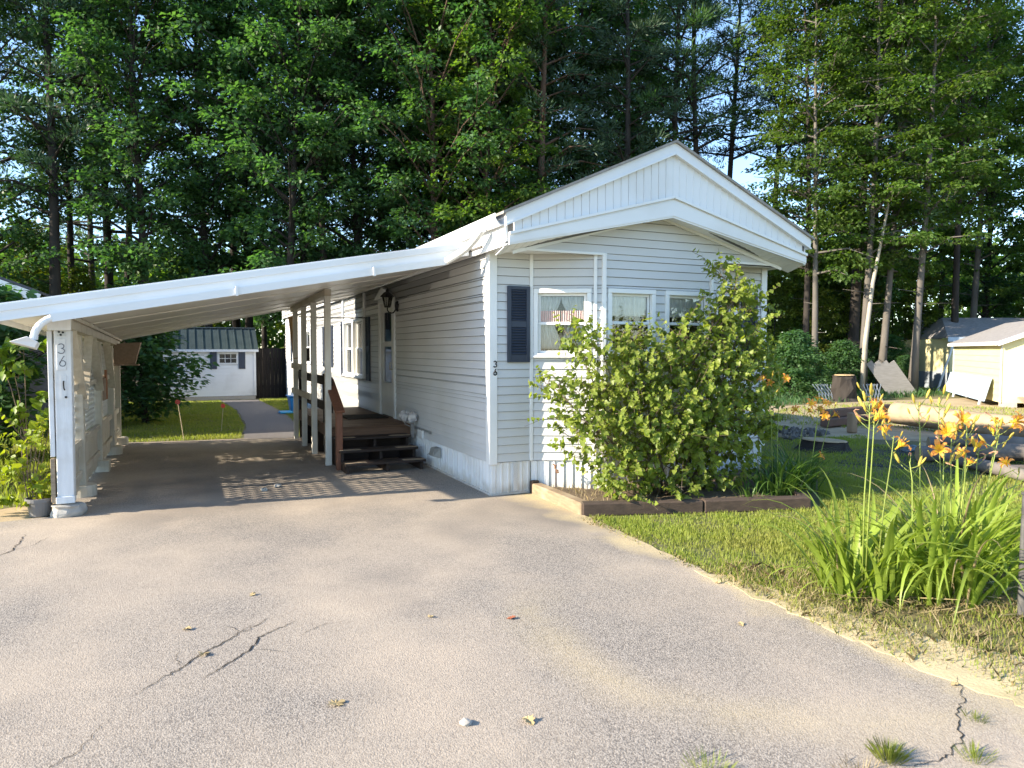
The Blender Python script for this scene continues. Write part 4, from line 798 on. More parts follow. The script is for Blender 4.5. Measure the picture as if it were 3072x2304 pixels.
def tree_data(kind, seed):
    g_ = np.random.default_rng(seed); r = random.Random(seed)
    H, R0, z0, nb, rad, elev, spr, lps, ssz, LL, LW = dict(
        maple=(18, .19, 3.0, 74, 4.2, 28, 5, 66, (.55, .55, .26), .185, .135),
        tall=(21, .19, 7.5, 52, 3.6, 35, 5, 54, (.58, .58, .28), .185, .13),
        pine=(22, .22, 6.5, 66, 3.3, 8, 5, 44, (.38, .38, .17), .24, .044),
        beech=(19, .17, 5.0, 50, 3.7, 8, 5, 56, (.66, .66, .09), .185, .13),
        highpine=(23, .2, 10.3, 62, 3.3, 12, 5, 46, (.42, .42, .2), .24, .05),
        sapling=(5.2, .05, .5, 34, 1.5, 25, 3, 44, (.36, .36, .14), .15, .10),
        bush=(2.7, .05, .1, 52, 1.15, 38, 3, 52, (.30, .30, .20), .12, .085))[kind]
    tm = MB(); n = 10; pts = []; wob = R0 * 2.2; ph = r.uniform(0, 6)
    for i in range(n + 1):
        t = i / n; pts.append((wob * math.sin(ph + 3.1 * t) * t, wob * math.cos(ph * 1.7 + 2.3 * t) * t, H * t - .1 * (i == 0)))
    rr = [R0 * (1.35 if i == 0 else 1) * (1 - .86 * (i / n) ** .9) for i in range(n + 1)]
    tm.tube(pts, rr, 8)
    def at(z):
        t = min(max(z / H, 0), 1) * n; i = min(int(t), n - 1); f = t - i; return np.array(pts[i]) * (1 - f) + np.array(pts[i + 1]) * f
    C, D, NM, Ls, Ws = [], [], [], [], []
    if kind in ('tall', 'pine', 'beech', 'highpine'):      # bare dead stubs low on the trunk
        for k in range(9 if kind == 'pine' else 4):
            z = r.uniform(1.5, z0 + 1); a = r.uniform(0, 6.28); p = at(z); q = p + np.array([math.cos(a), math.sin(a), r.uniform(-.1, .25)]) * r.uniform(.5, 1.6); tm.tube([p, q], [.02, .005], 4)
    for k in range(nb):
        t = (k + r.random()) / nb; z = z0 + (H * .985 - z0) * t; az = k * 2.39996 + r.uniform(-.5, .5)
        if kind in ('pine', 'highpine'): prof = max(.1, (1 - t) ** .75) * (.7 + .45 * r.random())
        elif kind == 'bush': prof = (.35 + .65 * math.sin(math.pi * min(1, .15 + t * .85))) * r.uniform(.7, 1.1)
        else: prof = (math.sin(math.pi * (.10 + .86 * t)) ** .6) * r.uniform(.65, 1.15)
        Lb = rad * prof; el = R(elev + r.uniform(-14, 14) + (25 * t if 'pine' not in kind else 10 * t)); p = at(z)
        d = np.array([math.cos(az) * math.cos(el), math.sin(az) * math.cos(el), math.sin(el)]); sag = -.10 * Lb if kind in ('pine', 'beech') else -.05 * Lb
        e = p + d * Lb; mid = p + d * Lb * .55 + np.array([0, 0, .06 * Lb]); e = e + np.array([0, 0, sag])
        br = R0 * (.34 if Lb > 2 else .25) * (1 - .55 * t); tm.tube([p, mid, e], [br, br * .6, .008], 4, cap=False)
        for j in range(spr):
            u = .34 + .66 * (j + r.random() * .9) / spr; c = p + (mid - p) * (u / .55) if u < .55 else mid + (e - mid) * ((u - .55) / .45)
            off = g_.normal(0, 1, 3) * np.array([.34, .34, .18]) * Lb * (.30 if 'pine' not in kind else .26); c = c + off
            if r.random() < .5: tm.tube([p + (e - p) * u * .8, c], [.014, .004], 3, cap=False)
            m_ = int(lps * r.uniform(.55, 1.35)); q = g_.normal(0, 1, (m_, 3)); q = q / np.linalg.norm(q, axis=1, keepdims=True) * (g_.random((m_, 1)) ** .45)
            sc = r.uniform(.75, 1.3); P_ = c + q * np.array(ssz) * sc
            if kind in ('beech', 'maple', 'tall'): P_[:, 2] -= .25 * (q[:, 0] ** 2 + q[:, 1] ** 2) * ssz[2] * sc
            C.append(P_)
            if 'pine' in kind: dd = unit(q + d * .6 + np.array([0, 0, .25])); nn = unit(g_.normal(0, 1, (m_, 3)))
            else:
                out = unit(q * np.array([1, 1, .2]) + np.array([d[0], d[1], 0]) * .5 + g_.normal(0, .35, (m_, 3))); dd = out - np.array([0, 0, .35]); nn = unit(np.array([0, 0, 1.0]) + g_.normal(0, .42, (m_, 3)))
            D.append(dd); NM.append(nn); Ls.append(LL * g_.uniform(.7, 1.25, m_)); Ws.append(LW * g_.uniform(.7, 1.2, m_))
    v, f = leaf_quads(np.concatenate(C), np.concatenate(D), np.concatenate(NM), np.concatenate(Ls), np.concatenate(Ws))
    tme = bpy.data.meshes.new('trunk_' + kind); tme.from_pydata(tm.v, [], tm.f); tme.polygons.foreach_set('use_smooth', [True] * len(tme.polygons)); tme.update()
    return tme, np_mesh('crown_' + kind, v, f)
TD = {}
def tree(kind, var, bark, leaf, x, y, s, rz_, label, group, lean=(0, 0), name='tree', cat='tree', fat=1.0):
    key = (kind, var)
    if key not in TD: TD[key] = {}, tree_data(kind, 100 + 17 * var + sum(map(ord, kind)))
    cache, (tme, cme) = TD[key]
    if bark.name not in cache: t2 = tme.copy(); t2.materials.clear(); t2.materials.append(bark); cache[bark.name] = t2
    if leaf.name not in cache: c2 = cme.copy(); c2.materials.clear(); c2.materials.append(leaf); cache[leaf.name] = c2
    t = thing(name, (x, y, -.02), label, cat, group); t.rotation_euler = (R(lean[0]), R(lean[1]), rz_)
    t.scale = (s * fat, s * fat, s)
    tk = link_mesh('trunk', cache[bark.name], None, t); cr_ = link_mesh('crown', cache[leaf.name], None, t)
    return t
G1 = 'forest trees standing behind the home'
# x, y, trunk thickness, kind, variant, bark, leaf, scale, lean, label
TREES = [
 (-7.63, 22.82, 1.15, 'pine', 0, BARKD, LF_P, 1.0, (0, 0), 'tall dark pine with thick trunk at far left above the carport'),
 (-7.42, 26.02, .7, 'tall', 0, BARKD, LF_M, .95, (0, 1), 'thin dark tree just right of the thick left pine'),
 (-6.15, 26.54, 1.0, 'pine', 1, BARKD, LF_P, 1.0, (0, -1), 'dark pine, left of the close pair of trunks above the carport'),
 (-5.66, 27.42, .9, 'tall', 1, BARKD, LF_M, 1.0, (0, 1), 'dark tree, right of the close pair of trunks above the carport'),
 (-4.6, 22.6, 1.0, 'maple', 0, BARKD, LF_M, 1.0, (0, 0), 'broad leafy maple behind the white shed, spreading over the carport roof'),
 (-.76, 25.19, 1.0, 'maple', 1, BARKD, LF_M, 1.05, (0, 0), 'large leafy maple behind the shed with hanging lower boughs'),
 (.32, 20.9, 1.2, 'maple', 2, BARKD, LF_M, 1.0, (0, 1), 'dark stout maple standing right behind the gap between shed and home'),
 (1.19, 23.21, .8, 'pine', 0, BARKD, LF_P, .95, (0, 0), 'slim pine behind the stout maple at the end of the home'),
 (1.9, 20.9, 1.0, 'tall', 0, BARKD, LF_M, 1.0, (0, -1), 'dark straight trunk rising behind the rear end of the home'),
 (3.4, 22.4, 1.0, 'maple', 0, BARKD, LF_M, 1.05, (0, 0), 'full green maple behind the rear roof of the home'),
 (5.39, 25.69, .9, 'pine', 1, BARKR, LF_P, 1.05, (0, 0), 'reddish pine deep behind the rear roof of the home'),
 (5.6, 19.4, .9, 'maple', 2, BARKR, LF_M, 1.05, (0, 0), 'red brown slender trunk above the carport and roof junction'),
 (7.57, 23.61, .8, 'maple', 1, BARKD, LF_B, 1.0, (0, 1), 'light green maple above the left slope of the gable'),
 (7.4, 18.9, .9, 'maple', 0, BARKR, LF_B, 1.0, (0, 1), 'red barked light green maple just behind the left slope of the gable'),
 (9.2, 20.67, .9, 'maple', 2, BARKD, LF_M, 1.05, (0, 0), 'dense maple behind the middle of the gable left slope'),
 (11.73, 25.01, .8, 'pine', 1, BARKR, LF_P, 1.05, (0, 0), 'tall narrow pine deep behind the gable left slope'),
 (10.39, 19.03, 1.0, 'pine', 0, BARKR, LF_P, 1.05, (0, -1), 'large red trunked pine seen above the gable left slope'),
 (13.4, 20.96, .9, 'tall', 0, BARKD, LF_M, 1.05, (0, 0), 'tall leafy tree left of the gable peak'),
 (13.86, 18.55, .9, 'pine', 1, BARKD, LF_P, 1.0, (0, 0), 'dark pine directly left of the gable peak'),
 (17.89, 22.9, .9, 'tall', 1, BARKD, LF_M, 1.1, (0, 0), 'tall tree far behind the gable peak'),
 (16.52, 18.44, 1.0, 'highpine', 0, BARKD, LF_M, 1.05, (0, 0), 'grey brown trunk rising exactly behind the gable peak'),
 (18.8, 18.61, .95, 'highpine', 1, BARKD, LF_P, 1.05, (0, -4), 'dark pine leaning left beside the open sky patch right of the peak'),
 (20.2, 19.6, .9, 'highpine', 0, BARKD, LF_P, 1.05, (0, 2), 'dark pine between the two sky patches right of the peak'),
 (23.3, 19.76, .9, 'highpine', 1, BARKD, LF_P, 1.05, (0, 4), 'dark leaning tree at right side of the open sky patch'),
 (20.35, 14.53, .75, 'beech', 0, BARKD, LF_B, .95, (0, 0), 'slim dark straight trunk just beyond the right end of the gable'),
 (19.93, 13.6, .1, 'beech', 1, BARKG, LF_B, .95, (0, 0), 'slim pale trunk just right of the dark one beyond the gable'),
 (23.6, 14.9, 1.7, 'pine', 0, BARKD, LF_P, 1.05, (0, 2), 'thickest dark trunk in the group right of the home'),
 (21.68, 12.81, .8, 'beech', 0, BARKG, LF_B, 1.0, (0, 1), 'pale slender trunk in front of the thickest dark trunk'),
 (23.0, 13.0, .5, 'beech', 1, BARKG, LF_B, 1.0, (0, 3), 'pale grey trunk leaning right, left of the leaning weathered board'),
 (23.5, 11.9, .55, 'beech', 0, BARKG, LF_B, 1.0, (0, 2), 'pale grey trunk between the leaning board and the yellow sheds'),
 (31.09, 17.2, .9, 'beech', 1, BARKG, LF_B, 1.1, (0, 0), 'light green tree behind the left end of the rear yellow building'),
 (32.44, 15.4, .9, 'beech', 0, BARKG, LF_B, 1.1, (0, 1), 'bright layered tree behind the middle of the rear yellow building'),
 (36.0, 17.0, .9, 'maple', 2, BARKD, LF_M, 1.05, (0, 0), 'broad maple far behind the yellow sheds'),
 (34.3, 11.9, .9, 'maple', 0, BARKD, LF_B, 1.05, (0, 0), 'light green maple at far right above the yellow sheds'),
 (-9.6, 23.6, .8, 'maple', 2, BARKD, LF_M, .95, (0, 0), 'leafy maple at far left, right behind the neighbouring roof'),
 (27.0, 16.8, .8, 'maple', 1, BARKD, LF_M, 1.0, (0, 0), 'full green maple filling the gap behind the pale trunks'),
 (29.0, 13.9, .75, 'tall', 0, BARKD, LF_B, 1.0, (0, 0), 'dark slim tree just left of the rear yellow building'),
 (-2.4, 23.6, .9, 'maple', 1, BARKD, LF_M, 1.0, (0, 0), 'leafy maple between the shed and the thick left pine'),
 (8.3, 25.0, .9, 'maple', 0, BARKD, LF_M, 1.1, (0, 0), 'deep green maple in second row behind the left gable slope'),
 (12.3, 22.9, .9, 'maple', 1, BARKD, LF_M, 1.05, (0, 0), 'deep green maple in second row left of the gable peak'),
 (15.4, 22.0, .9, 'maple', 2, BARKD, LF_M, 1.05, (0, 0), 'deep green maple in second row just left of the peak'),
 (-10.63, 25.28, 1.0, 'pine', 1, BARKD, LF_P, 1.05, (0, 0), 'dark pine at the left edge of the picture'),
]
r_ = random.Random(11)
for (x, y, fat, kind, var, bk, lf, s, lean, lb) in TREES:
    tree(kind, var, bk, lf, x, y, s, r_.uniform(0, 6.28) if lean == (0, 0) else 0, lb, G1, lean, name={'pine': 'pine_tree', 'highpine': 'pine_tree', 'maple': 'maple_tree', 'tall': 'forest_tree', 'beech': 'beech_tree'}[kind], fat=(.85 + .15 * fat))
# deeper rows, nothing tells these apart
for i in range(12):
    t = (i + r_.uniform(.1, .9)) / 12; a = R(-16 + 82 * t); d = r_.uniform(36, 50)
    x, y = -3.2 + d * math.sin(a), -7.7 + d * math.cos(a)
    kind = r_.choice(['maple', 'tall', 'pine', 'pine', 'tall', 'maple']) if i < 9 else r_.choice(['beech', 'beech', 'maple', 'tall'])
    if R(39.5) < a < R(46.5): continue
    tree(kind, r_.randint(0, 1), BARKD, LF_P if kind == 'pine' else (LF_B if kind == 'beech' else LF_M), x, y, r_.uniform(.9, 1.1), r_.uniform(0, 6.28), 'tree in the dim back rows of the forest', 'trees in the back rows of the forest', name='forest_tree')
# bright understorey saplings
SAP = [(-9.6, 20.5, .9), (-8.6, 25, 1.1), (-11.5, 29, 1.3), (-9.8, 31, 1.4), (-6.9, 24.0, .9), (-2.6, 27, 1.1), (2.4, 27.5, 1.2), (6.2, 27, 1.2), (9.8, 25, 1.1), (14.8, 22.5, 1.1), (17.2, 20.2, 1.0), (20.8, 21, 1.0),
       (21.6, 17.6, 1.0), (23.8, 18.4, 1.1), (26.0, 17.2, 1.1), (25.1, 15.9, .9), (28.2, 17.8, 1.2), (29.5, 15.8, 1.0), (22.2, 15.6, .8), (27.2, 20.5, 1.3), (32.2, 19.5, 1.3), (37, 14.5, 1.3), (24.5, 22.5, 1.4), (19.2, 16.4, .7), (30.5, 22, 1.5)]
for i, (x, y, s) in enumerate(SAP):
    tree('sapling', i % 2, BARKD, LF_S, x, y, s, r_.uniform(0, 6.28), 'light green understorey sapling among the forest trunks', 'understorey saplings', name='sapling')
for (x, y, s, lb) in ((18.3, 12.4, .62, 'dark bush beside the home, left of the pale trunks'), (20.6, 12.9, .7, 'low dark bush at foot of the slim trunks right of the home'), (16.2, 11.2, .8, 'dark bush nearest the right wall of the home'), (22.7, 13.9, .6, 'low bush behind the tall weathered stump'), (26.2, 15.2, .8, 'bush left of the rear yellow building'), (25.2, 13.6, .5, 'small bush by the leaning pole')):
    tree('bush', 0, BARKD, LF_M, x, y, s, r_.uniform(0, 6), lb, None, name='forest_bush', cat='bush', fat=1.3)
tree('bush', 1, BARKD, LF_M, -4.15, 11.0, 1.0, 1.0, 'large dark green bush on the back lawn left of the shed', None, name='garden_bush', cat='bush', fat=1.35)
tree('bush', 0, BARKD, LF_M, -6.4, 3.65, .95, 2.0, 'dark bush outside the lattice wall, nearer the street', None, name='garden_bush', cat='bush', fat=1.2)
tree('bush', 1, BARKD, LF_M, -6.4, 5.9, .95, 4.0, 'dark bush outside the lattice wall, farther back', None, name='garden_bush', cat='bush', fat=1.3)
# far wood: one mass
g_ = np.random.default_rng(5); n = 2000; C, D, NM = [], [], []
for i in range(n):
    a = R(-42 + 130 * g_.random()); d = 56 + 16 * g_.random(); z = 9.5 * g_.random() ** 1.3
    c = np.array([-3.2 + d * math.sin(a), -7.7 + d * math.cos(a), z]); k = 46; C.append(c + g_.normal(0, 1, (k, 3)) * np.array([1.1, 1.1, .7])); D.append(g_.normal(0, 1, (k, 3)) - np.array([0, 0, .4])); NM.append(unit(np.array([0, 0, .8]) + g_.normal(0, .6, (k, 3))))
C = np.concatenate(C); C[:, 2] = np.abs(C[:, 2]); v, f = leaf_quads(C, np.concatenate(D), np.concatenate(NM), np.full(len(C), .6), np.full(len(C), .44))
tag(link_mesh('distant_wood', np_mesh('distant_wood', v, f), LF_B), 'far off wood seen between the forest trunks', None, kind='stuff')
# pale bent dead stem leaning among the trunks at right
m = MB(); m.tube([(20.6, 11.9, 0), (20.85, 12.0, 2.0), (21.3, 12.1, 4.3), (21.9, 12.2, 6.2), (22.2, 12.2, 7.4), (22.15, 12.2, 8.6)], [.10, .09, .075, .055, .04, .02], 7)
m.tube([(22.15, 12.2, 7.2), (21.3, 12.3, 7.9), (20.5, 12.3, 8.1)], [.025, .015, .006], 5); tag(m.build('dead_stem', M('pale_bark', (.40, .36, .29), (.3, .27, .22), rough=.9), smooth=True), 'pale bare dead stem slanting across the trunks right of the home', 'tree')

# ================================================================ LILAC BY THE BAY
LILAC = leafmat('leaf_lilac', (.145, .225, .034), (.34, .40, .075), trans=.5, tcol=(1.5, 1.5, .45), rough=.42, c3=(.25, .30, .06))
TWIG = M('twig_bark', (.17, .13, .09), (.11, .085, .06), rough=.9)
lil = thing('lilac_shrub', (1.9, -1.0, .05), 'big leafy green shrub covering the bay windows in the raised bed', 'shrub')
LOB = [  # centre, radii
 ((1.75, -1.00, 1.05), (.80, .50, .62)), ((2.45, -.98, 1.15), (.62, .46, .70)), ((1.25, -.95, 1.35), (.48, .36, .42)), ((.72, -.88, 1.22), (.34, .26, .22)), ((.40, -.82, 1.32), (.20, .16, .14)),
 ((.95, -.92, 1.72), (.38, .28, .22)), ((.62, -.85, 1.88), (.22, .16, .12)), ((1.55, -.98, 1.52), (.50, .36, .28)), ((2.15, -.98, 1.62), (.46, .34, .28)), ((2.75, -.92, 1.72), (.42, .34, .40)),
 ((2.72, -.92, 2.28), (.30, .24, .26)), ((2.66, -.92, 2.60), (.17, .13, .26)), ((2.9, -.9, 2.52), (.16, .12, .16)), ((3.02, -.88, 2.30), (.26, .2, .2)), ((3.02, -.9, 1.80), (.34, .28, .22)), ((3.12, -.88, 1.42), (.36, .28, .36)), ((3.02, -.95, .95), (.34, .28, .36)), ((3.42, -.80, 1.62), (.17, .14, .18)),
 ((.78, -.95, .78), (.36, .30, .30)), ((1.10, -1.05, .42), (.40, .30, .28)), ((1.7, -1.10, .40), (.55, .34, .32)), ((2.35, -1.15, .42), (.50, .34, .34)), ((2.85, -1.05, .75), (.38, .34, .40)), ((.66, -.95, .98), (.26, .2, .16)),
 ((1.95, -1.02, 1.92), (.20, .16, .12)), ((2.45, -.95, 2.02), (.24, .18, .18)), ((3.22, -.86, 2.05), (.18, .14, .14)), ((1.3, -1.0, 1.80), (.20, .16, .14)), ((1.02, -1.35, .30), (.18, .14, .16)), ((1.62, -1.52, .20), (.13, .10, .14)), ((2.0, -1.25, .9), (.6, .3, .5)), ((1.35, -1.2, .9), (.45, .25, .42))]
def heart_leaf():
    o = [(0, 0, 0), (.22, -.06, .05), (.44, .10, .10), (.46, .34, .10), (.28, .66, .05), (0, 1.0, -.10)]
    v = o + [(-a, b, c) for a, b, c in o[1:5]]
    v.append((0, .45, -.02))
    f = [(0, 1, 2, 10), (10, 2, 3, 4), (10, 4, 5), (0, 10, 7, 6), (10, 9, 8, 7), (10, 5, 9)]
    tri = []
    for q in f:
        tri += [(q[0], q[1], q[2])] + ([(q[0], q[2], q[3])] if len(q) == 4 else [])
    return np.array(v), np.array(tri)
HV, HF = heart_leaf()
def place_leaves(P, D, NM, S):
    d = unit(D); s = unit(np.cross(d, NM)); n_ = np.cross(s, d); k = len(HV)
    v = P[:, None, :] + S[:, None, None] * (HV[None, :, 0:1] * s[:, None, :] + HV[None, :, 1:2] * d[:, None, :] + HV[None, :, 2:3] * n_[:, None, :])
    f = HF[None] + (np.arange(len(P)) * k)[:, None, None]; return v.reshape(-1, 3), f.reshape(-1, 3)
def leafy(lobs, per, size, seed, root, mat, droop=.7, twigs=True, base=None, shoots=0):
    g_ = np.random.default_rng(seed); C, D, NM, S = [], [], [], []; tw = MB()
    for (c, rd) in lobs:
        c = np.array(c); rd = np.array(rd); area = (rd[0] * rd[1] * rd[2]) ** (2 / 3); nsp = max(4, int(per * area))
        for k in range(nsp):     # twig sprays: leaves in opposite pairs along a short shoot
            u = unit(g_.normal(0, 1, 3)); p = c + u * rd * (.35 + .7 * g_.random() ** .6); dirn = unit(u * np.array([1, 1, .6]) + np.array([0, 0, .45]) + g_.normal(0, .35, 3)); Ln = g_.uniform(.10, .24); pairs = g_.integers(3, 6)
            tw.tube([p - dirn * Ln * .6, p + dirn * Ln], [.0035, .0015], 3, cap=False)
            if g_.random() < shoots: Ln = g_.uniform(.28, .48); pairs = 7; p = c + u * rd * .95; tw.tube([p - dirn * .15, p + dirn * Ln * .5, p + dirn * Ln - np.array([0, 0, .06])], [.0045, .003, .0015], 3, cap=False)
            for j in range(pairs):
                q = p + dirn * Ln * (j / pairs); az = g_.uniform(0, 6.28); side = unit(np.cross(dirn, [math.cos(az), math.sin(az), .3]))
                for sg_ in (1, -1):
                    d = unit(side * sg_ + dirn * .45 - np.array([0, 0, droop * g_.uniform(.3, 1.3)]) + u * .35); C.append(q); D.append(d); NM.append(unit(np.array([-.55, -.12, .8]) + u * .55 + g_.normal(0, .32, 3))); S.append(size * g_.uniform(.45, 1.3) * (1 - .35 * j / pairs))
    C = np.array(C); 
    if base is not None: C -= 0
    v, f = place_leaves(C, np.array(D), np.array(NM), np.array(S)); v -= np.array(OFF[root.name])
    o = link_mesh('foliage', np_mesh('foliage', v, f), mat, root); o['kind'] = 'stuff'
    t_ = tw.build('twigs', TWIG, root); t_['kind'] = 'stuff'
    return len(C)
nl = leafy(LOB, 640, .064, 3, lil, LILAC, shoots=.05)
st = MB(); r_ = random.Random(21)
for (c, rd) in LOB:
    bx = 1.9 + (c[0] - 1.9) * .28 + r_.uniform(-.12, .12); b = Vector((bx, -.95 + r_.uniform(-.1, .1), .06)); e = Vector(c); mid = b.lerp(e, .55) + Vector((r_.uniform(-.06, .06), r_.uniform(-.06, .06), .10))
    st.tube([b, b.lerp(mid, .5) + Vector((r_.uniform(-.04, .04), 0, .03)), mid, e], [.018, .014, .010, .005], 5)
st.tube([(2.15, -.95, 1.5), (2.42, -.96, 1.95), (2.85, -.92, 2.35), (3.05, -.9, 2.5)], [.014, .012, .010, .005], 5)
st.build('stems', TWIG, lil, smooth=True)['kind'] = 'stuff'
# ================================================================ LEFT FOREGROUND PLANTS AND POT
YGL = leafmat('leaf_yellow_green', (.17, .26, .022), (.25, .31, .03), trans=.45, tcol=(1.4, 1.3, .3), rough=.45, c3=(.30, .32, .04))
sh = thing('yellow_shrub', (-4.75, 1.08, 0), 'yellow green leafy shrub beside the front carport post', 'shrub')
LOB2 = [((-4.70, 1.05, .62), (.18, .20, .20)), ((-4.78, 1.10, .85), (.16, .18, .16)), ((-4.72, 1.07, .36), (.20, .2, .15)), ((-4.95, 1.17, .30), (.26, .22, .16)), ((-5.15, 1.30, .25), (.22, .2, .15)), ((-4.68, 1.00, .18), (.14, .14, .1))]
leafy(LOB2, 330, .075, 8, sh, YGL, droop=.3)
s2 = MB()
for k in range(6): s2.tube([(-4.75 + .02 * k, 1.08, .0), (-4.76 + .03 * k - .05, 1.08, .45), (-4.82 + .05 * k, 1.09, .9)], [.009, .006, .003], 5)
s2.build('stems', TWIG, sh)['kind'] = 'stuff'
VGL = leafmat('leaf_vine', (.10, .19, .022), (.17, .25, .03), trans=.4, tcol=(1.4, 1.4, .35), rough=.45, c3=(.22, .28, .04))
vn = thing('vine_shrub', (-5.02, 2.55, 0), 'tall vine with large heart shaped leaves left of the carport post', 'shrub')
LOB3 = [((-5.01, 2.60, 1.08), (0.18, 0.18, 0.25)), ((-5.16, 2.62, 1.42), (0.20, 0.18, 0.20)), ((-5.03, 2.60, 1.68), (0.17, 0.16, 0.13)), ((-5.35, 2.65, 1.61), (0.18, 0.16, 0.16)), ((-5.38, 2.70, 0.91), (0.22, 0.18, 0.16)), ((-4.97, 2.56, 0.86), (0.13, 0.11, 0.13)), ((-5.49, 2.70, 1.25), (0.16, 0.11, 0.16))]
leafy(LOB3, 115, .128, 9, vn, VGL, droop=.9)
s3 = MB()
for (ex, ez) in ((-4.84, 1.75), (-5.1, 1.7), (-5.2, 1.1), (-4.95, 1.5)): s3.tube([(-5.02, 2.52, 0), (-5.03, 2.56, .6), (-5.03 + (ex + 4.84) * .56, 2.6, .6 + (ez - .6) * .6), (ex - .2, 2.62, ez)], [.010, .008, .005, .002], 5)
s3.build('stems', TWIG, vn)['kind'] = 'stuff'
pot = thing('plant_pot', (-4.66, 1.02, 0), 'grey plastic flower pot standing beside the front carport post', 'pot')
POTM = M('pot_plastic', (.19, .185, .185), (.16, .155, .155), rough=.55, dirt=(.3, .25, .18), dirt_scale=5, dirt_amt=.3)
m = MB(); m.lathe((-4.66, 1.02, 0), [(0, .002), (.095, .0), (.118, .145), (.132, .148), (.135, .185), (.124, .187), (.118, .16), (0, .155)], 24); m.build('bowl', POTM, pot, smooth=False)
m = MB(); m.lathe((-4.66, 1.02, .155), [(.115, 0), (.06, .012), (0, .015)], 14); m.build('soil', SOILM, pot)
g_ = np.random.default_rng(3); n = 60; a = g_.uniform(0, 6.28, n); C = np.stack([-4.66 + .09 * np.cos(a) * g_.random(n), 1.02 + .09 * np.sin(a) * g_.random(n), .18 + .05 * g_.random(n)], 1); D = np.stack([np.cos(a), np.sin(a), .5 + 0 * a], 1)
v, f = place_leaves(C, D, unit(np.array([0, 0, 1.]) + g_.normal(0, .3, (n, 3))), np.full(n, .035)); pp_ = thing('potted_sprout', (-4.66, 1.02, .16), 'small yellow green seedling growing in the grey pot', 'plant'); v -= np.array([-4.66, 1.02, .16]); link_mesh('foliage', np_mesh('foliage', v, f), YGL, pp_)['kind'] = 'stuff'
m = MB(); m.tube([(-4.66, 1.02, .16), (-4.63, 1.03, .32), (-4.58, 1.02, .46)], [.006, .004, .002], 5); m.tube([(-4.66, 1.02, .16), (-4.72, 1.03, .26), (-4.80, 1.02, .31)], [.004, .003, .002], 5); m.build('stem', STRAW, pp_)
# ================================================================ DAYLILIES
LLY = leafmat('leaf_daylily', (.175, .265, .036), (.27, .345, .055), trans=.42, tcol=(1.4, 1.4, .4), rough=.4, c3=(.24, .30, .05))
LLD = leafmat('leaf_daylily_shaded', (.055, .12, .022), (.09, .16, .03), trans=.35, tcol=(1.4, 1.5, .4), rough=.42, c3=(.10, .17, .03))  # darker copy of the daylily leaf, with shade painted into its colour
SCAPE = leafmat('scape_green', (.20, .27, .055), (.26, .31, .07), trans=.1, rough=.5)
BUD = leafmat('bud_yellow', (.42, .40, .07), (.50, .36, .07), trans=.25, tcol=(1.2, 1.1, .5), c3=(.5, .30, .06))
PETAL = leafmat('petal_orange', (.80, .30, .06), (.86, .40, .10), trans=.35, tcol=(1.2, 1.0, .6), rough=.5, c3=(.84, .36, .08))
THROAT = leafmat('petal_throat', (.85, .50, .04), (.85, .55, .05), trans=.3, tcol=(1.1, 1.0, .5))
WITHER = leafmat('petal_withered', (.50, .26, .16), (.42, .24, .15), trans=.2)
def strap(arch, L, w, seed):
    """arching strap leaf, root at origin, leaning to +x; V fold"""
    r = random.Random(seed); n = 10; m = MB(); a = R(86 - arch[0]); x = z = 0; y = 0; tw = r.uniform(-.25, .25)
    for i in range(n + 1):
        t = i / n; ww = w * (.75 + .35 * math.sin(math.pi * min(1, t * 1.3))) * (1 - t ** 3.2) + .0006; s = math.sin(tw * t)
        nx, nz = -math.sin(a), math.cos(a); fold = .30 * ww
        m.v += [(x + nx * fold + s * ww * .4, y - ww, z + nz * fold), (x, y, z), (x + nx * fold - s * ww * .4, y + ww, z + nz * fold)]
        x += math.cos(a) * L / n; z += math.sin(a) * L / n; y += tw * .02; a -= R(arch[1]) / n * (.25 + 1.6 * t)
    for i in range(n):
        for k in (0, 1): q = i * 3 + k; m.f.append((q, q + 1, q + 4, q + 3))
    me = bpy.data.meshes.new('strap'); me.from_pydata(m.v, [], m.f); me.polygons.foreach_set('use_smooth', [True] * len(me.polygons)); me.update(); return me
STR = {}
def strap_set(mat):
    if mat.name not in STR:
        rr = random.Random(4); L_ = []
        for i in range(18):
            me = strap((rr.uniform(2, 26), rr.uniform(45, 190)), rr.uniform(.72, 1.1), rr.uniform(.014, .021), i); me.materials.append(mat); L_.append(me)
        STR[mat.name] = L_
    return STR[mat.name]
def petal_mesh():
    m = MB(); ns = 6
    for i in range(ns + 1):
        t = i / ns; w = .021 * math.sin(math.pi * (.10 + .86 * t)) ** .8; ang = R(62 - 95 * t); 
        rad_ = .012 + .075 * t - .0 * t; h = .075 * math.sin(R(82) * t) - .045 * t ** 3
        m.v += [(rad_, -w, h + .006), (rad_ - .002, 0, h), (rad_, w, h + .006)]
    for i in range(ns):
        for k in (0, 1): q = i * 3 + k; m.f.append((q, q + 1, q + 4, q + 3))
    return m
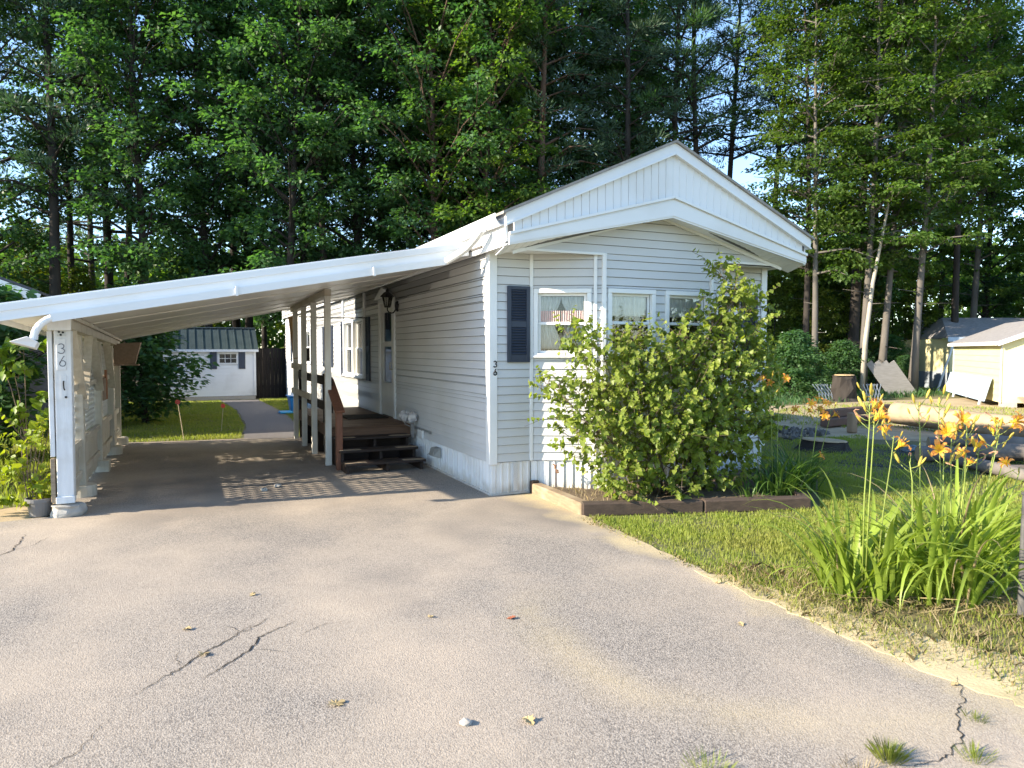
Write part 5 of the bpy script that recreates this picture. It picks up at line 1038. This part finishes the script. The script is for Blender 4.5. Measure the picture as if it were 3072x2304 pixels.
def flower_mesh(closed=0):
    m = MB(); P = petal_mesh()
    for k in range(6):
        a = R(60 * k); sc = 1.0 if k % 2 else .9; c, s = math.cos(a) * sc, math.sin(a) * sc; b = len(m.v); wd = 1 if k % 2 else .7
        m.v += [(x * c - y * wd * s, x * s + y * wd * c, z + .001 * k) for x, y, z in P.v]; m.f += [tuple(i + b for i in f) for f in P.f]
    nfp = len(m.f)
    for k in range(5):
        a = R(72 * k + 20); m.tube([(0, 0, .0), (.012 * math.cos(a), .012 * math.sin(a), .05), (.026 * math.cos(a), .026 * math.sin(a), .085)], [.0013, .001, .0016], 3, cap=False)
    m.tube([(0, 0, -.035), (0, 0, .012)], [.004, .011], 6)
    me = bpy.data.meshes.new('flower'); me.from_pydata(m.v, [], m.f); me.materials.append(PETAL); me.materials.append(THROAT)
    mi = [(1 if (i % 12) < 4 else 0) for i in range(nfp)] + [1] * (len(m.f) - nfp); me.polygons.foreach_set('material_index', mi); me.polygons.foreach_set('use_smooth', [True] * len(me.polygons)); me.update(); return me
FLW = flower_mesh()
bm_ = MB(); bm_.lathe((0, 0, 0), [(0, 0), (.0055, .006), (.0095, .03), (.0085, .055), (.003, .072), (0, .075)], 7); BUDM = bpy.data.meshes.new('bud'); BUDM.from_pydata(bm_.v, [], bm_.f); BUDM.materials.append(BUD); BUDM.polygons.foreach_set('use_smooth', [True] * len(BUDM.polygons)); BUDM.update()
wm_ = MB(); wm_.tube([(0, 0, 0), (.006, 0, .03), (.02, .004, .05), (.035, .002, .045), (.045, 0, .025)], [.004, .006, .005, .004, .001], 5); WTM = bpy.data.meshes.new('withered'); WTM.from_pydata(wm_.v, [], wm_.f); WTM.materials.append(WITHER); WTM.update()
def place(name, me, parent, loc, dirn, roll, sc):
    o = bpy.data.objects.new(name, me); COL.objects.link(o); o.parent = parent; OFF[o.name] = OFF[parent.name]
    o.location = Vector(loc) - OFF[parent.name]; o.rotation_euler = (Vector(dirn).normalized().to_track_quat('Z', 'Y') @ Matrix.Rotation(roll, 3, 'Z').to_quaternion()).to_euler(); o.scale = (sc, sc, sc); return o
def lily(cen, spread, nleaf, mat, size, seed, label, scapes=()):
    r = random.Random(seed); root = thing('daylily', (cen[0], cen[1], 0), label, 'daylily', 'daylily clumps'); S = strap_set(mat); SD = strap_set(STRAW)
    for i in range(nleaf):
        a = r.uniform(0, 6.283); q = r.random() ** .6; bx, by = cen[0] + spread[0] * q * math.cos(a), cen[1] + spread[1] * q * math.sin(a)
        dead = r.random() < .05
        o = bpy.data.objects.new('leaf', (SD if dead else S)[r.randrange(len(S))]); COL.objects.link(o); o.parent = root; OFF[o.name] = OFF[root.name]
        o.location = (bx - cen[0], by - cen[1], r.uniform(-.02, .02)); fa = a + r.gauss(0, .75); s = size * r.uniform(.62, 1.12); o.rotation_euler = (r.uniform(-.15, .15), r.uniform(-.12, .18), fa); o.scale = (s, s * (.45 if dead else r.uniform(.8, 1.25)), s * r.uniform(.85, 1.1))
    for (tx, ty, tz, nf, nb, nw) in scapes:
        bx, by = cen[0] + (tx - cen[0]) * .55, cen[1] + (ty - cen[1]) * .5; P0 = Vector((bx, by, 0)); P1 = Vector((tx, ty, tz)); md = P0.lerp(P1, .5) + Vector((r.uniform(-.03, .03), r.uniform(-.03, .03), .02)); fk = P0.lerp(P1, .86) + Vector((r.uniform(-.01, .01), 0, 0))
        m = MB(); m.tube([P0, md, fk, P1], [.0052, .0045, .0038, .003], 6)
        ends = []
        for k in range(nf + nb + nw):
            a = k * 2.4 + r.uniform(-.4, .4); b = fk.lerp(P1, (k + .5) / (nf + nb + nw)); e = b + Vector((math.cos(a) * r.uniform(.035, .085), math.sin(a) * r.uniform(.035, .085), r.uniform(.02, .075))); m.tube([b, (b + e) / 2 + Vector((0, 0, -.006)), e], [.003, .0025, .0022], 4); ends.append((e, (e - b).normalized()))
        sc_ = m.build('scape', SCAPE, root, smooth=True); r.shuffle(ends)
        for k, (e, d) in enumerate(ends):
            if k < nf: place('flower', FLW, sc_, e + d * .03, d + Vector((-.25, -.55, .15)), r.uniform(0, 6), r.uniform(.68, .95))
            elif k < nf + nb: place('bud', BUDM, sc_, e, d + Vector((0, 0, .9)), 0, r.uniform(.6, 1.25))
            else: place('withered_flower', WTM, sc_, e, d, r.uniform(0, 6), r.uniform(.8, 1.2))
    return root
lily((1.05, -4.22), (.28, .26), 120, LLY, .93, 1, 'sunlit daylily clump nearest the lawn, left of the foreground pair', [(1.01, -4.3, 1.40, 2, 7, 1), (1.11, -4.26, 1.30, 1, 6, 1), (1.26, -4.3, 1.12, 2, 2, 0)])
lily((1.58, -4.48), (.34, .30), 150, LLY, 1.02, 2, 'sunlit daylily clump at right of the foreground pair with most flowers', [(1.50, -4.3, 1.33, 0, 6, 0), (1.73, -4.3, 1.34, 0, 7, 1), (1.88, -4.3, 1.14, 2, 5, 1), (2.05, -4.3, 1.17, 1, 4, 2), (2.12, -4.35, 1.0, 2, 3, 2), (1.36, -4.35, .94, 0, 3, 1), (1.80, -4.3, .98, 1, 4, 1)])
lily((2.2, -4.15), (.36, .28), 120, LLY, 1.0, 3, 'daylily clump behind the foreground pair, nearest the right edge', [(2.42, -4.3, 1.18, 2, 4, 1), (2.60, -4.2, 1.06, 2, 3, 1), (2.28, -4.15, .86, 1, 2, 1), (2.62, -4.35, .78, 1, 1, 0), (2.2, -4.2, 1.2, 0, 5, 0)])
lily((2.95, -1.55), (.24, .20), 95, LLD, .74, 4, 'shade tinted daylily clump at the right corner of the raised bed', [(2.98, -1.35, 1.36, 1, 2, 0), (3.13, -1.35, 1.42, 2, 2, 0), (3.58, -1.45, .42, 1, 0, 0)])
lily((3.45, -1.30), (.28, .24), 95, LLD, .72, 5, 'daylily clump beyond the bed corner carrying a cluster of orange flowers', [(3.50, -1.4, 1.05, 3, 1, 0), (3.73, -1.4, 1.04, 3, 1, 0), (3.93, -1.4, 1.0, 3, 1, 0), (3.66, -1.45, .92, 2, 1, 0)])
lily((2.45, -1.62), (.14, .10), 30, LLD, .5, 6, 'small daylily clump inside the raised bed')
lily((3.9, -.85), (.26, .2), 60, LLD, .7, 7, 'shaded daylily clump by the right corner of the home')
# dry remains at the foot of the front clumps
g_ = np.random.default_rng(9); n = 260; a = g_.uniform(0, 6.28, n); cx_ = g_.choice([1.05, 1.62, 2.25], n); cy_ = np.where(cx_ < 1.3, -4.3, np.where(cx_ < 2, -4.5, -4.2)); C = np.stack([cx_ + g_.normal(0, .2, n), cy_ + g_.normal(-.08, .16, n), g_.uniform(.0, .05, n)], 1)
v, f = leaf_quads(C, np.stack([np.cos(a), np.sin(a), g_.uniform(-.05, .25, n)], 1), unit(g_.normal(0, .4, (n, 3)) + np.array([0, 0, 1])), g_.uniform(.12, .4, n), np.full(n, .012)); tag(link_mesh('dead_lily_leaves', np_mesh('dead_lily_leaves', v, f), STRAW), 'pale dead leaves lying under the front daylilies', None, kind='stuff')
# dark post at the right edge of the picture
m = MB(); m.tube([(1.585, -4.99, -.02), (1.585, -4.99, .45), (1.59, -4.99, .80)], [.026, .024, .022], 10); m.lathe((1.59, -4.99, .80), [(.024, 0), (.03, .01), (.0, .035)], 10); tag(m.build('edge_post', M('post_dark', (.05, .048, .05), (.1, .095, .09), rough=.7, scale=12, bump=.5, bscale=40)), 'thin dark post at the right edge beside the daylilies', 'post')
# ================================================================ BACKYARD THINGS AT LEFT
SHW = M('shed_white', (.70, .72, .74), (.64, .66, .68), rough=.5, scale=2, dirt=(.3, .27, .22), dirt_scale=1.5, dirt_amt=.35)
GRNR = M('green_metal_roof', (.045, .062, .068), (.06, .08, .085), rough=.3, spec=.6)
sd = thing('white_shed', (-2.2, 19.0, 0), 'white garden shed with green metal roof and black shutters at end of the path', 'shed')
SX0, SX1, SY = -3.95, -1.05, 19.0
m = MB(); m.box(SX0, SX1, SY, SY + .03, .12, .13); m.box(SX0 + .01, SX1 - .01, SY + .03, 21.3, .12, 1.72); m.build('wall', SHW, sd)
z = .12; k = 0
while z < 1.70:
    for (a, b) in (((SX0, -2.27), (-1.62, SX1)) if 1.2 < z + .06 < 1.66 else ((SX0, SX1),)):
        m = MB(); m.prism([(a, SY, z), (a, SY - .016, z), (a, SY - .004, z + .118), (a, SY, z + .118)], (b - a, 0, 0)); m.build('siding_board', SHW, sd)
    z += .12
m = MB(); m.box(SX0, SX1, SY - .01, SY + .05, -.01, .11); m.build('skirt', M('shed_skid', (.4, .37, .33), rough=.9), sd)
for (a, b) in ((SX0 - .02, SX0 + .06), (SX1 - .06, SX1 + .02)): m = MB(); m.box(a, b, SY - .03, SY - .018, .12, 1.72); m.build('corner_trim', SHW, sd)
m = MB(); q = [(SX0 - .1, SY - .14, 1.70), (SX0 - .1, SY - .14, 1.735), (SX0 - .1, 20.1, 2.50), (SX0 - .1, 21.45, 1.70)]; m.prism([(SX0 - .1, SY - .14, 1.70), (SX0 - .1, 20.1, 2.46), (SX0 - .1, 21.45, 1.70), (SX0 - .1, 21.45, 1.735), (SX0 - .1, 20.1, 2.50), (SX0 - .1, SY - .14, 1.735)], (SX1 - SX0 + .2, 0, 0)); ro = m.build('roof', GRNR, sd)
x = SX0 - .08
while x < SX1 + .12:
    m = MB(); m.bar((x, SY - .14, 1.745), (x, 20.1, 2.51), .028, .03); m.build('roof_rib', GRNR, ro); x += .26
m = MB(); m.bar((SX0 - .1, 20.1, 2.52), (SX1 + .1, 20.1, 2.52), .16, .03); m.build('ridge_cap', GRNR, ro)
m = MB(); m.box(SX0 - .1, SX1 + .1, SY - .16, SY - .142, 1.655, 1.74); m.build('eave_board', SHW, sd)
for (a, b) in ((-2.52, -2.30), (-1.60, -1.38)): m = MB(); m.box(a, b, SY - .04, SY - .018, 1.06, 1.66); m.build('shutter', NAVY, sd, bevel=.004)
m = MB(); m.box(-2.27, -1.62, SY - .03, SY - .005, 1.58, 1.64); m.box(-2.27, -1.62, SY - .03, SY - .005, 1.22, 1.27); m.box(-2.27, -2.22, SY - .029, SY - .005, 1.27, 1.58); m.box(-1.67, -1.62, SY - .029, SY - .005, 1.27, 1.58)
wd = m.build('window', SHW, sd)
for i in range(3):
    for j in range(2):
        m = MB(); a = -2.22 + i * .1834; m.box(a + .008, a + .175, SY - .012, SY - .008, 1.275 + j * .155, 1.42 + j * .155); m.build('pane', M('dark_glass', (.03, .03, .035), rough=.05, spec=.8), wd)
m = MB()
for i in (1, 2): m.box(-2.22 + i * .1834 - .008, -2.22 + i * .1834 + .008, SY - .024, SY - .006, 1.27, 1.58)
m.box(-2.22, -1.67, SY - .023, SY - .006, 1.42, 1.435); m.build('muntin', SHW, wd)
FENCEM = M('fence_near_black', (.018, .015, .014), (.012, .010, .010), rough=.85)  # near-black colour for the boards beside the shed
fc = thing('dark_fence', (-.5, 19.4, 0), 'near black board fence filling the gap between white shed and home', 'fence')
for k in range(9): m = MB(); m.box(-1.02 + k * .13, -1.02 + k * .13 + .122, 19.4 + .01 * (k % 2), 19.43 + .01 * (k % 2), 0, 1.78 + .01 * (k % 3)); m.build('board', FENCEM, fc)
for z in (.4, 1.4): m = MB(); m.box(-1.02, .15, 19.445, 19.49, z - .05, z + .05); m.build('rail', DARKW, fc)
BLUE = M('blue_plastic', (.02, .20, .48), (.03, .24, .52), rough=.35, spec=.5)
tb = thing('blue_tub', (-.45, 13.0, 0), 'bright blue plastic tub on the grass against the home', 'tub')
m = MB(); m.hexa([(-.62, 12.8, 0), (-.22, 12.8, 0), (-.22, 13.3, 0), (-.62, 13.3, 0), (-.68, 12.74, .42), (-.16, 12.74, .42), (-.16, 13.36, .42), (-.68, 13.36, .42)]); m.build('body', BLUE, tb, bevel=.02)
m = MB(); m.box(-.71, -.13, 12.71, 13.39, .421, .455); m.build('rim', BLUE, tb, bevel=.01)
m = MB(); m.hexa([(-.98, 12.3, .005), (-.62, 12.35, .005), (-.64, 12.75, .005), (-1.0, 12.7, .005), (-.97, 12.32, .05), (-.64, 12.36, .05), (-.66, 12.73, .06), (-.98, 12.68, .06)]); tag(m.build('plastic_tray', M('blue_lid_plastic', (.05, .36, .60), rough=.4), bevel=.01), 'light blue plastic tray lying flat on the grass beside the blue tub', 'tray')
REDR = M('red_reflector', (.75, .035, .02), rough=.25, spec=.6)
for (bx, by, tx, ty, tz, lb) in ((-3.32, 7.30, -3.41, 7.10, .72, 'taller driveway marker with red reflector leaning left on the lawn edge'), (-2.60, 8.70, -2.56, 8.55, .52, 'shorter driveway marker with red reflector beside the path')):
    t_ = thing('driveway_marker', (bx, by, 0), lb, 'marker', 'red driveway markers')
    m = MB(); m.tube([(bx, by, -.01), (tx, ty, tz)], .007, 6); m.build('stake', M('stake_pale', (.6, .5, .36), rough=.6), t_)
    m = MB(); m.tube([(tx - .004, ty - .014, tz + .02), (tx - .004, ty + .004, tz + .02)], .045, 14); m.build('reflector', REDR, t_)
nb = thing('neighbour_house', (-8.5, 9.5, 0), 'neighbouring house with grey gable roof at the left edge', 'house')
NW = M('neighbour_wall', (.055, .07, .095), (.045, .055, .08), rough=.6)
m = MB(); m.box(-12, -6.55, 9.0, 18, 0, 2.6); m.prism([(-12, 9.0, 2.6), (-6.55, 9.0, 2.6), (-9.3, 9.0, 3.85)], (0, 9, 0)); m.build('wall', NW, nb)
for s in (-1, 1):
    e = -9.3 + s * 3.5; m = MB(); q = [(-9.3, 8.6, 4.22), (e, 8.6, 4.22 - .47 * 3.0), (e, 18.4, 4.22 - .47 * 3.0), (-9.3, 18.4, 4.22)]; m.prism(q if s > 0 else q[::-1], (0, 0, .05)); m.build('roof', M('grey_shingle', (.10, .10, .105), (.07, .07, .075), rough=.9, scale=14), nb)
    m = MB(); m.bar((-9.3, 8.58, 4.12), (e, 8.58, 4.12 - .47 * 3.0), .04, .17); m.build('rake_board', TRIM, nb)
m = MB(); m.box(-6.62, -6.53, 8.96, 9.06, 0, 2.6); m.build('corner_trim', TRIM, nb)
for k in range(12): m = MB(); m.box(-7.75 + k * .14, -7.72 + k * .14, 8.05, 8.08, .5, 1.35); m.build('baluster', DARKW, nb)
for z in (.5, 1.35): m = MB(); m.box(-7.8, -6.1, 8.02, 8.11, z - .03, z + .04); m.build('porch_rail', DARKW, nb)
m = MB(); m.box(-7.8, -6.1, 8.0, 8.98, .30, .42); m.build('porch_floor', DARKW, nb)
for x in (-7.7, -6.2): m = MB(); m.box(x - .05, x + .05, 8.1, 8.2, 0, .30); m.build('porch_leg', DARKW, nb)
# ================================================================ RIGHT YARD
YEL = M('yellow_siding', (.72, .66, .36), (.66, .60, .32), rough=.6, scale=1.5, stretch=(1, 1, 8), dirt=(.55, .52, .38), dirt_scale=.9, dirt_amt=.3)
GSH = M('grey_shingles', (.30, .285, .28), (.21, .20, .20), rough=.95, scale=9, bump=.4, bscale=25, dirt=(.27, .24, .2), dirt_scale=.6, dirt_amt=.5)
PINKD = M('pale_door', (.66, .56, .46), rough=.6); GREYP = M('grey_paint', (.30, .34, .38), rough=.6); BLUEW = M('blue_white_metal', (.38, .46, .54), (.30, .38, .46), rough=.4, metallic=.1)
def frame(o, e1, e2):
    o = Vector(o); e1 = Vector(e1).normalized(); e2 = Vector(e2).normalized(); return lambda a, b, z: o + e1 * a + e2 * b + Vector((0, 0, z))
F = frame((19.0, 5.7, 0), (.72, .693, 0), (.693, -.72, 0))
def fbox(m, F, a0, a1, b0, b1, z0, z1):
    q = [F(a0, b0, z0), F(a1, b0, z0), F(a1, b1, z0), F(a0, b1, z0)]
    n_ = (q[1] - q[0]).cross(q[2] - q[1]); q = q if n_.z > 0 else q[::-1]
    return m.prism([p for p in q], (0, 0, z1 - z0))
ys = thing('yellow_shed', (19.0, 5.7, 0), 'front pale yellow shed with grey shingle roof and white cupola', 'shed')
m = MB(); fbox(m, F, 0, 7.1, 0, 3.4, .14, 1.98); m.prism([F(0, 0, 1.98), F(0, 3.4, 1.98), F(0, 1.7, 2.66)], F(7.1, 0, 0) - F(0, 0, 0)); m.build('wall', YEL, ys)
z = .14
while z < 1.9:
    m = MB(); m.prism([F(0, 0, z), F(0, -.02, z), F(0, -.004, z + .2), F(0, 0, z + .2)], F(7.1, 0, 0) - F(0, 0, 0)); m.build('siding_board', YEL, ys); z += .2
for s in (0, 1):
    b0, b1 = (-.18, 1.7) if s == 0 else (3.58, 1.7); m = MB(); q = [F(-.18, b0, 1.93), F(7.28, b0, 1.93), F(7.28, b1, 2.70), F(-.18, b1, 2.70)]; m.prism(q if s == 0 else q[::-1], (0, 0, .05)); m.build('roof', GSH, ys)
m = MB(); fbox(m, F, -.18, 7.28, -.21, -.182, 1.86, 1.97); m.build('eave_board', TRIM, ys)
m = MB(); m.bar(F(-.2, -.18, 1.90), F(-.2, 1.7, 2.67), .03, .12); m.build('rake_board', TRIM, ys); m = MB(); m.bar(F(-.2, 3.58, 1.90), F(-.2, 1.7, 2.67), .03, .12); m.build('rake_board', TRIM, ys)
for (a, b) in ((-.03, .08), (7.0, 7.13)): m = MB(); fbox(m, F, a, b, -.035, -.02, .14, 1.93); m.build('corner_trim', TRIM, ys)
m = MB(); fbox(m, F, 2.2, 2.85, 1.35, 2.0, 2.55, 3.02); cu = m.build('cupola', TRIM, ys); m = MB(); c_ = F(2.525, 1.675, 3.2); q = [F(2.08, 1.22, 3.0), F(2.97, 1.22, 3.0), F(2.97, 2.12, 3.0), F(2.08, 2.12, 3.0)]; m.add(q + [c_], [(0, 1, 4), (1, 2, 4), (2, 3, 4), (3, 0, 4), (3, 2, 1, 0)]); m.build('cupola_roof', M('cupola_green', (.36, .42, .26), rough=.6), cu)
m = MB(); fbox(m, F, -.03, -.012, .55, 2.6, .3, 1.85); dd_ = m.build('door', PINKD, ys)
for (a, b, c, d) in ((.6, .35, 1.5, 1.05), (1.5, .35, .6, 1.05), (.6, 1.1, 1.5, 1.8), (1.5, 1.1, .6, 1.8)): m = MB(); m.bar(F(-.04, a, b), F(-.04, c, d), .02, .06); m.build('door_brace', PINKD, dd_)
for a in (.2, 2.4, 4.8, 6.9): m = MB(); fbox(m, F, a - .2, a + .2, .02, .4, 0, .14); m.build('block', CONC, ys)
m = MB(); m.prism([F(-.02, .4, .28), F(-.02, 2.8, .28), F(-1.6, 2.8, .0), F(-1.6, .4, .0)], (0, 0, .05)); m.build('ramp', WORN, ys)
F2 = frame((26.9, 12.7, 0), (.91, -.41, 0), (.41, .91, 0))
yb = thing('yellow_outbuilding', (26.9, 12.7, 0), 'rear pale yellow outbuilding with grey base and long grey roof', 'building')
m = MB(); fbox(m, F2, 0, 9.5, 0, 5, .75, 2.2); m.build('wall', YEL, yb); m = MB(); fbox(m, F2, -.02, 9.5, -.02, 5, 0, .75); m.build('base_wall', GREYP, yb)
m = MB(); m.prism([F2(-.35, -.4, 2.22), F2(9.9, -.4, 2.22), F2(9.9, 2.6, 3.15), F2(1.2, 2.6, 3.15)], (0, 0, .08)); m.build('roof', GSH, yb); m = MB(); m.prism([F2(-.35, -.4, 2.22), F2(1.2, 2.6, 3.15), F2(.9, 5.4, 2.22)], (0, 0, .08)); m.build('roof', GSH, yb)
m = MB(); fbox(m, F2, -.35, 9.9, -.45, -.41, 2.08, 2.27); m.build('eave_board', M('pale_fascia', (.55, .62, .70), rough=.5), yb)
for (s0, s1, lb) in ((.75, 4.5, 'wider corrugated pale metal sheet leaning on the yellow shed'), (4.7, 7.0, 'narrower corrugated bluish metal sheet leaning at far end of the yellow shed')):
    m = MB(); n = int((s1 - s0) / .09); pr = []
    for i in range(n + 1): pr.append((s0 + (s1 - s0) * i / n, .04 * (i % 2)))
    top = [F(a + .05, -.07 - b, .86) for a, b in pr]; bot = [F(a, -.27 - b, .12) for a, b in pr]; k = len(pr); m.v = [tuple(p) for p in bot + top]; m.f = [(i, i + 1, k + i + 1, k + i) for i in range(k - 1)]
    o = m.build('metal_sheet', BLUEW); s_ = o.modifiers.new('thickness', 'SOLIDIFY'); s_.thickness = .008; tag(o, lb, 'metal sheet')
for (a, lb) in ((1.0, 'short white leg under the wider metal sheet'), (5.0, 'short white leg under the narrower metal sheet')): m = MB(); m.bar(F(a, -.36, 0), F(a + .05, -.3, .30), .06, .06); tag(m.build('prop_stick', TRIM), lb, 'stick')
m = MB(); m.tube([(25.9, 12.5, 0), (26.6, 12.3, 2.1)], .045, 8); tag(m.build('leaning_pole', TRIM), 'white pole leaning at left corner of the rear yellow building', 'pole')
lb_ = thing('leaning_boards', (22.3, 11.2, 0), 'weathered grey board panel leaning among the pale trunks', 'board')
for k in range(4):
    m = MB(); a = Vector((21.75 + .27 * k, 11.5 - .12 * k, 0)); b = a + Vector((-.75, .45, 1.25)); m.bar(a, b, .26, .03, Vector((.914, -.406, 0)).cross((b - a).normalized())); m.build('plank', GREYW, lb_)
gs = thing('grey_stump', (17.2, 9.8, 0), 'tall weathered tree stump with pale cut top at the edge of the trees', 'stump')
m = MB(); r_ = random.Random(3); m.lathe((17.2, 9.8, -.03), [(.58, 0), (.44, .12), (.38, .45), (.36, .78), (.34, .86), (0, .84)], 14); m.v = [(a + r_.uniform(-.07, .07), b + r_.uniform(-.07, .07), c + (r_.uniform(-.05, .05) if c > .6 else 0)) for a, b, c in m.v]; m.build('trunk', BARKD, gs)  # dark bark puts the shade on this stump into its colour
m = MB(); m.lathe((17.2, 9.8, .855), [(.33, 0), (.3, .03), (0, .035)], 14); m.build('cut_face', M('cut_wood', (.50, .36, .2), (.4, .28, .15), rough=.8, scale=8), gs)
for (x, y, dx, lb) in ((16.6, 10.0, -.3, 'pale lattice scrap leaning at left of the tall weathered stump'), (17.9, 9.3, .3, 'pale lattice scrap leaning at right of the tall weathered stump')):
    m = MB()
    for k in range(5):
        t = -.2 + .1 * k; m.bar((x + t, y - t * .45, .0), (x + t + dx * .5 + .25, y - t * .45 + .2, .55), .035, .008, (0, -1, .3)); m.bar((x + t + .25, y - t * .45, .0), (x + t + dx * .5, y - t * .45 + .2, .55), .035, .008, (0, -1, .3))
    tag(m.build('lattice_scrap', GREYP), lb, 'lattice')
# sleepers, big log, woodpile
sl2 = [((9.55, 3.75), (11.1, 4.05), .02, 'left lower brown sleeper of the old bed behind the home'), ((9.7, 3.9), (12.6, 4.55), .20, 'long top brown sleeper of the old bed behind the home'), ((11.15, 3.95), (13.0, 4.3), .02, 'right lower brown sleeper beside the big log')]
for (a, b, z, lb) in sl2: m = MB(); m.bar((a[0], a[1], z + .09), (b[0], b[1], z + .09), .2, .18); tag(m.build('railway_sleeper', M('sleeper', (.16, .095, .07), (.11, .07, .05), rough=.85, scale=4, bump=.3, bscale=14), bevel=.02), lb, 'timber', 'sleepers of the old garden bed')
m = MB(); m.bar((9.35, 2.85, 0), (9.35, 2.85, .42), .16, .16); tag(m.build('stake_post', M('stake_brown', (.30, .2, .12), rough=.8), bevel=.02), 'short brown square stake standing before the sleepers', 'post')
LOGM = M('log_bare', (.40, .31, .20), (.28, .21, .135), rough=.85, scale=3, stretch=(1, 1, 1), bump=.9, bscale=16, dirt=(.16, .11, .07), dirt_scale=3, dirt_amt=.6); LOGB = M('log_bark', (.20, .18, .16), (.12, .105, .095), rough=.95, scale=5, bump=.9, bscale=14); ENDM = M('log_end', (.46, .35, .22), (.38, .28, .17), rough=.85, scale=9)
def log(p, q, r0, r1, label, mat, seed, grp=None):
    r = random.Random(seed); p = Vector(p); q = Vector(q); n = 7; t = thing('log', p, label, 'log', grp); m = MB()
    m.tube([p.lerp(q, i / n) + Vector((r.uniform(-.02, .02), r.uniform(-.02, .02), r.uniform(-.012, .012))) * (0 < i < n) for i in range(n + 1)], [(r0 + (r1 - r0) * i / n) * r.uniform(.94, 1.05) for i in range(n + 1)], 12, cap=False); m.build('trunk', mat, t, smooth=True)
    d = (q - p).normalized()
    for c, rr, s in ((p, r0, -1), (q, r1, 1)): m = MB(); m.tube([c - d * .01 * s, c + d * .006 * s], rr * .985, 12); m.build('cut_end', ENDM, t)
log((11.35, 3.35, .30), (10.7, -2.2, .20), .26, .20, 'huge pale debarked log lying across the sunny yard', LOGM, 1)
GL = 'logs of the grey woodpile'
WP = [((7.0, -.35, .12), (8.6, -1.2, .13), .12, 'thick grey log at left front of the woodpile'), ((7.15, -.75, .10), (6.55, -2.3, .10), .10, 'grey log lying toward the street at the woodpile foot'), ((7.5, -.3, .34), (8.6, -1.9, .32), .11, 'upper grey log crossing the back of the woodpile'), ((7.2, -1.1, .28), (8.4, -2.6, .26), .12, 'upper log in the middle of the woodpile'), ((6.75, -1.7, .09), (8.2, -2.3, .10), .085, 'thin log at right front of the woodpile'), ((7.0, -1.9, .27), (8.1, -3.2, .24), .11, 'right upper log of the woodpile'), ((6.5, -2.4, .10), (8.0, -3.4, .1), .10, 'log at the far right of the woodpile'), ((8.0, .2, .14), (9.2, -.9, .14), .13, 'log behind the left end of the woodpile')]
for i, (p, q, r0, lb) in enumerate(WP): log(p, q, r0, r0 * .8, lb, LOGB, 10 + i, GL)
cs = thing('cut_stump', (6.78, 1.25, 0), 'low freshly cut tree stump with pale tilted top on the shaded lawn', 'stump')
m = MB(); m.lathe((6.78, 1.25, -.02), [(.50, 0), (.40, .06), (.36, .15), (.36, .18)], 14); r_ = random.Random(8); m.v = [(a + r_.uniform(-.03, .03), b + r_.uniform(-.03, .03), c + (.05 * (a - 6.78) * -1 if c > .1 else 0)) for a, b, c in m.v]; m.build('trunk', BARKD, cs)
m = MB(); m.lathe((6.78, 1.25, .155), [(.37, 0), (.36, .02), (0, .025)], 14); m.v = [(a, b, c - .05 * (a - 6.78)) for a, b, c in m.v]; m.build('cut_face', ENDM, cs)
g_ = np.random.default_rng(4); n = 420; m = MB()
for i in range(n):
    a = g_.random() * 6.28; q = g_.random() ** .5; x, y = 7.3 + 1.5 * q * math.cos(a), 3.1 + .65 * q * math.sin(a); s = g_.uniform(.03, .085); z = .16 * (1 - q) - .01; d = [Vector(g_.normal(0, 1, 3)).normalized() * s * g_.uniform(.7, 1.2) for _ in range(4)]
    c = Vector((x, y, z + s * .3)); m.add([c + d[0], c + d[1], c + d[2], c + d[3], c + Vector((0, 0, s))], [(0, 1, 4), (1, 2, 4), (2, 3, 4), (3, 0, 4), (0, 2, 1), (0, 3, 2)])
tag(m.build('rubble', M('rubble_stone', (.12, .115, .11), (.2, .18, .16), rough=.95, scale=2)), 'low heap of dark stone rubble right of the home', None, kind='stuff')
stone(7.95, .45, .14, 'round blue grey stone left of the woodpile', 5, M('blue_stone', (.24, .29, .33), rough=.8), None, nm='boulder'); stone(8.45, .55, .15, 'tan boulder between the blue grey stone and the woodpile', 6, SANDM, None, nm='boulder')
# small dried flower stalk in the bed
dw = thing('dried_weed', (.72, -.28, .08), 'dried brown flower stalk before the skirting at the bed corner', 'plant'); m = MB(); r_ = random.Random(2)
m.tube([(.72, -.28, .07), (.725, -.28, .25), (.715, -.28, .36)], [.003, .0025, .002], 4)
for k in range(14): a = r_.uniform(0, 6.28); m.tube([(.72, -.28, .26 + .01 * k * .7), (.72 + .04 * math.cos(a), -.28 + .04 * math.sin(a), .27 + .011 * k * .7)], [.004, .006], 4)
m.build('stalk', WITHER, dw)
blades('bed_weeds', [(.62, -.2), (.62, -1.2), (1.4, -1.45), (1.5, -.5)], 260, .09, .003, STRAW, 12, 'dry weeds at left end of the raised bed', zb=.07, lean=1.2)

blades('yard_weeds', [(9.5, 4.4), (13, -1.0), (19, 4.6), (18, 8.6), (13.5, 8.4), (10.2, 6.6)], 150, .07, .010, GRASS, 31, 'sparse weeds on the sandy yard before the yellow sheds', clump=1.4)
blades('forest_edge_weeds', [(9, 8.2), (17, 9.4), (24, 10.2), (25, 12.4), (17, 14), (7, 14)], 60, .22, .018, LF_M, 32, 'dark low growth along the forest edge at right', clump=.6, lean=.9)
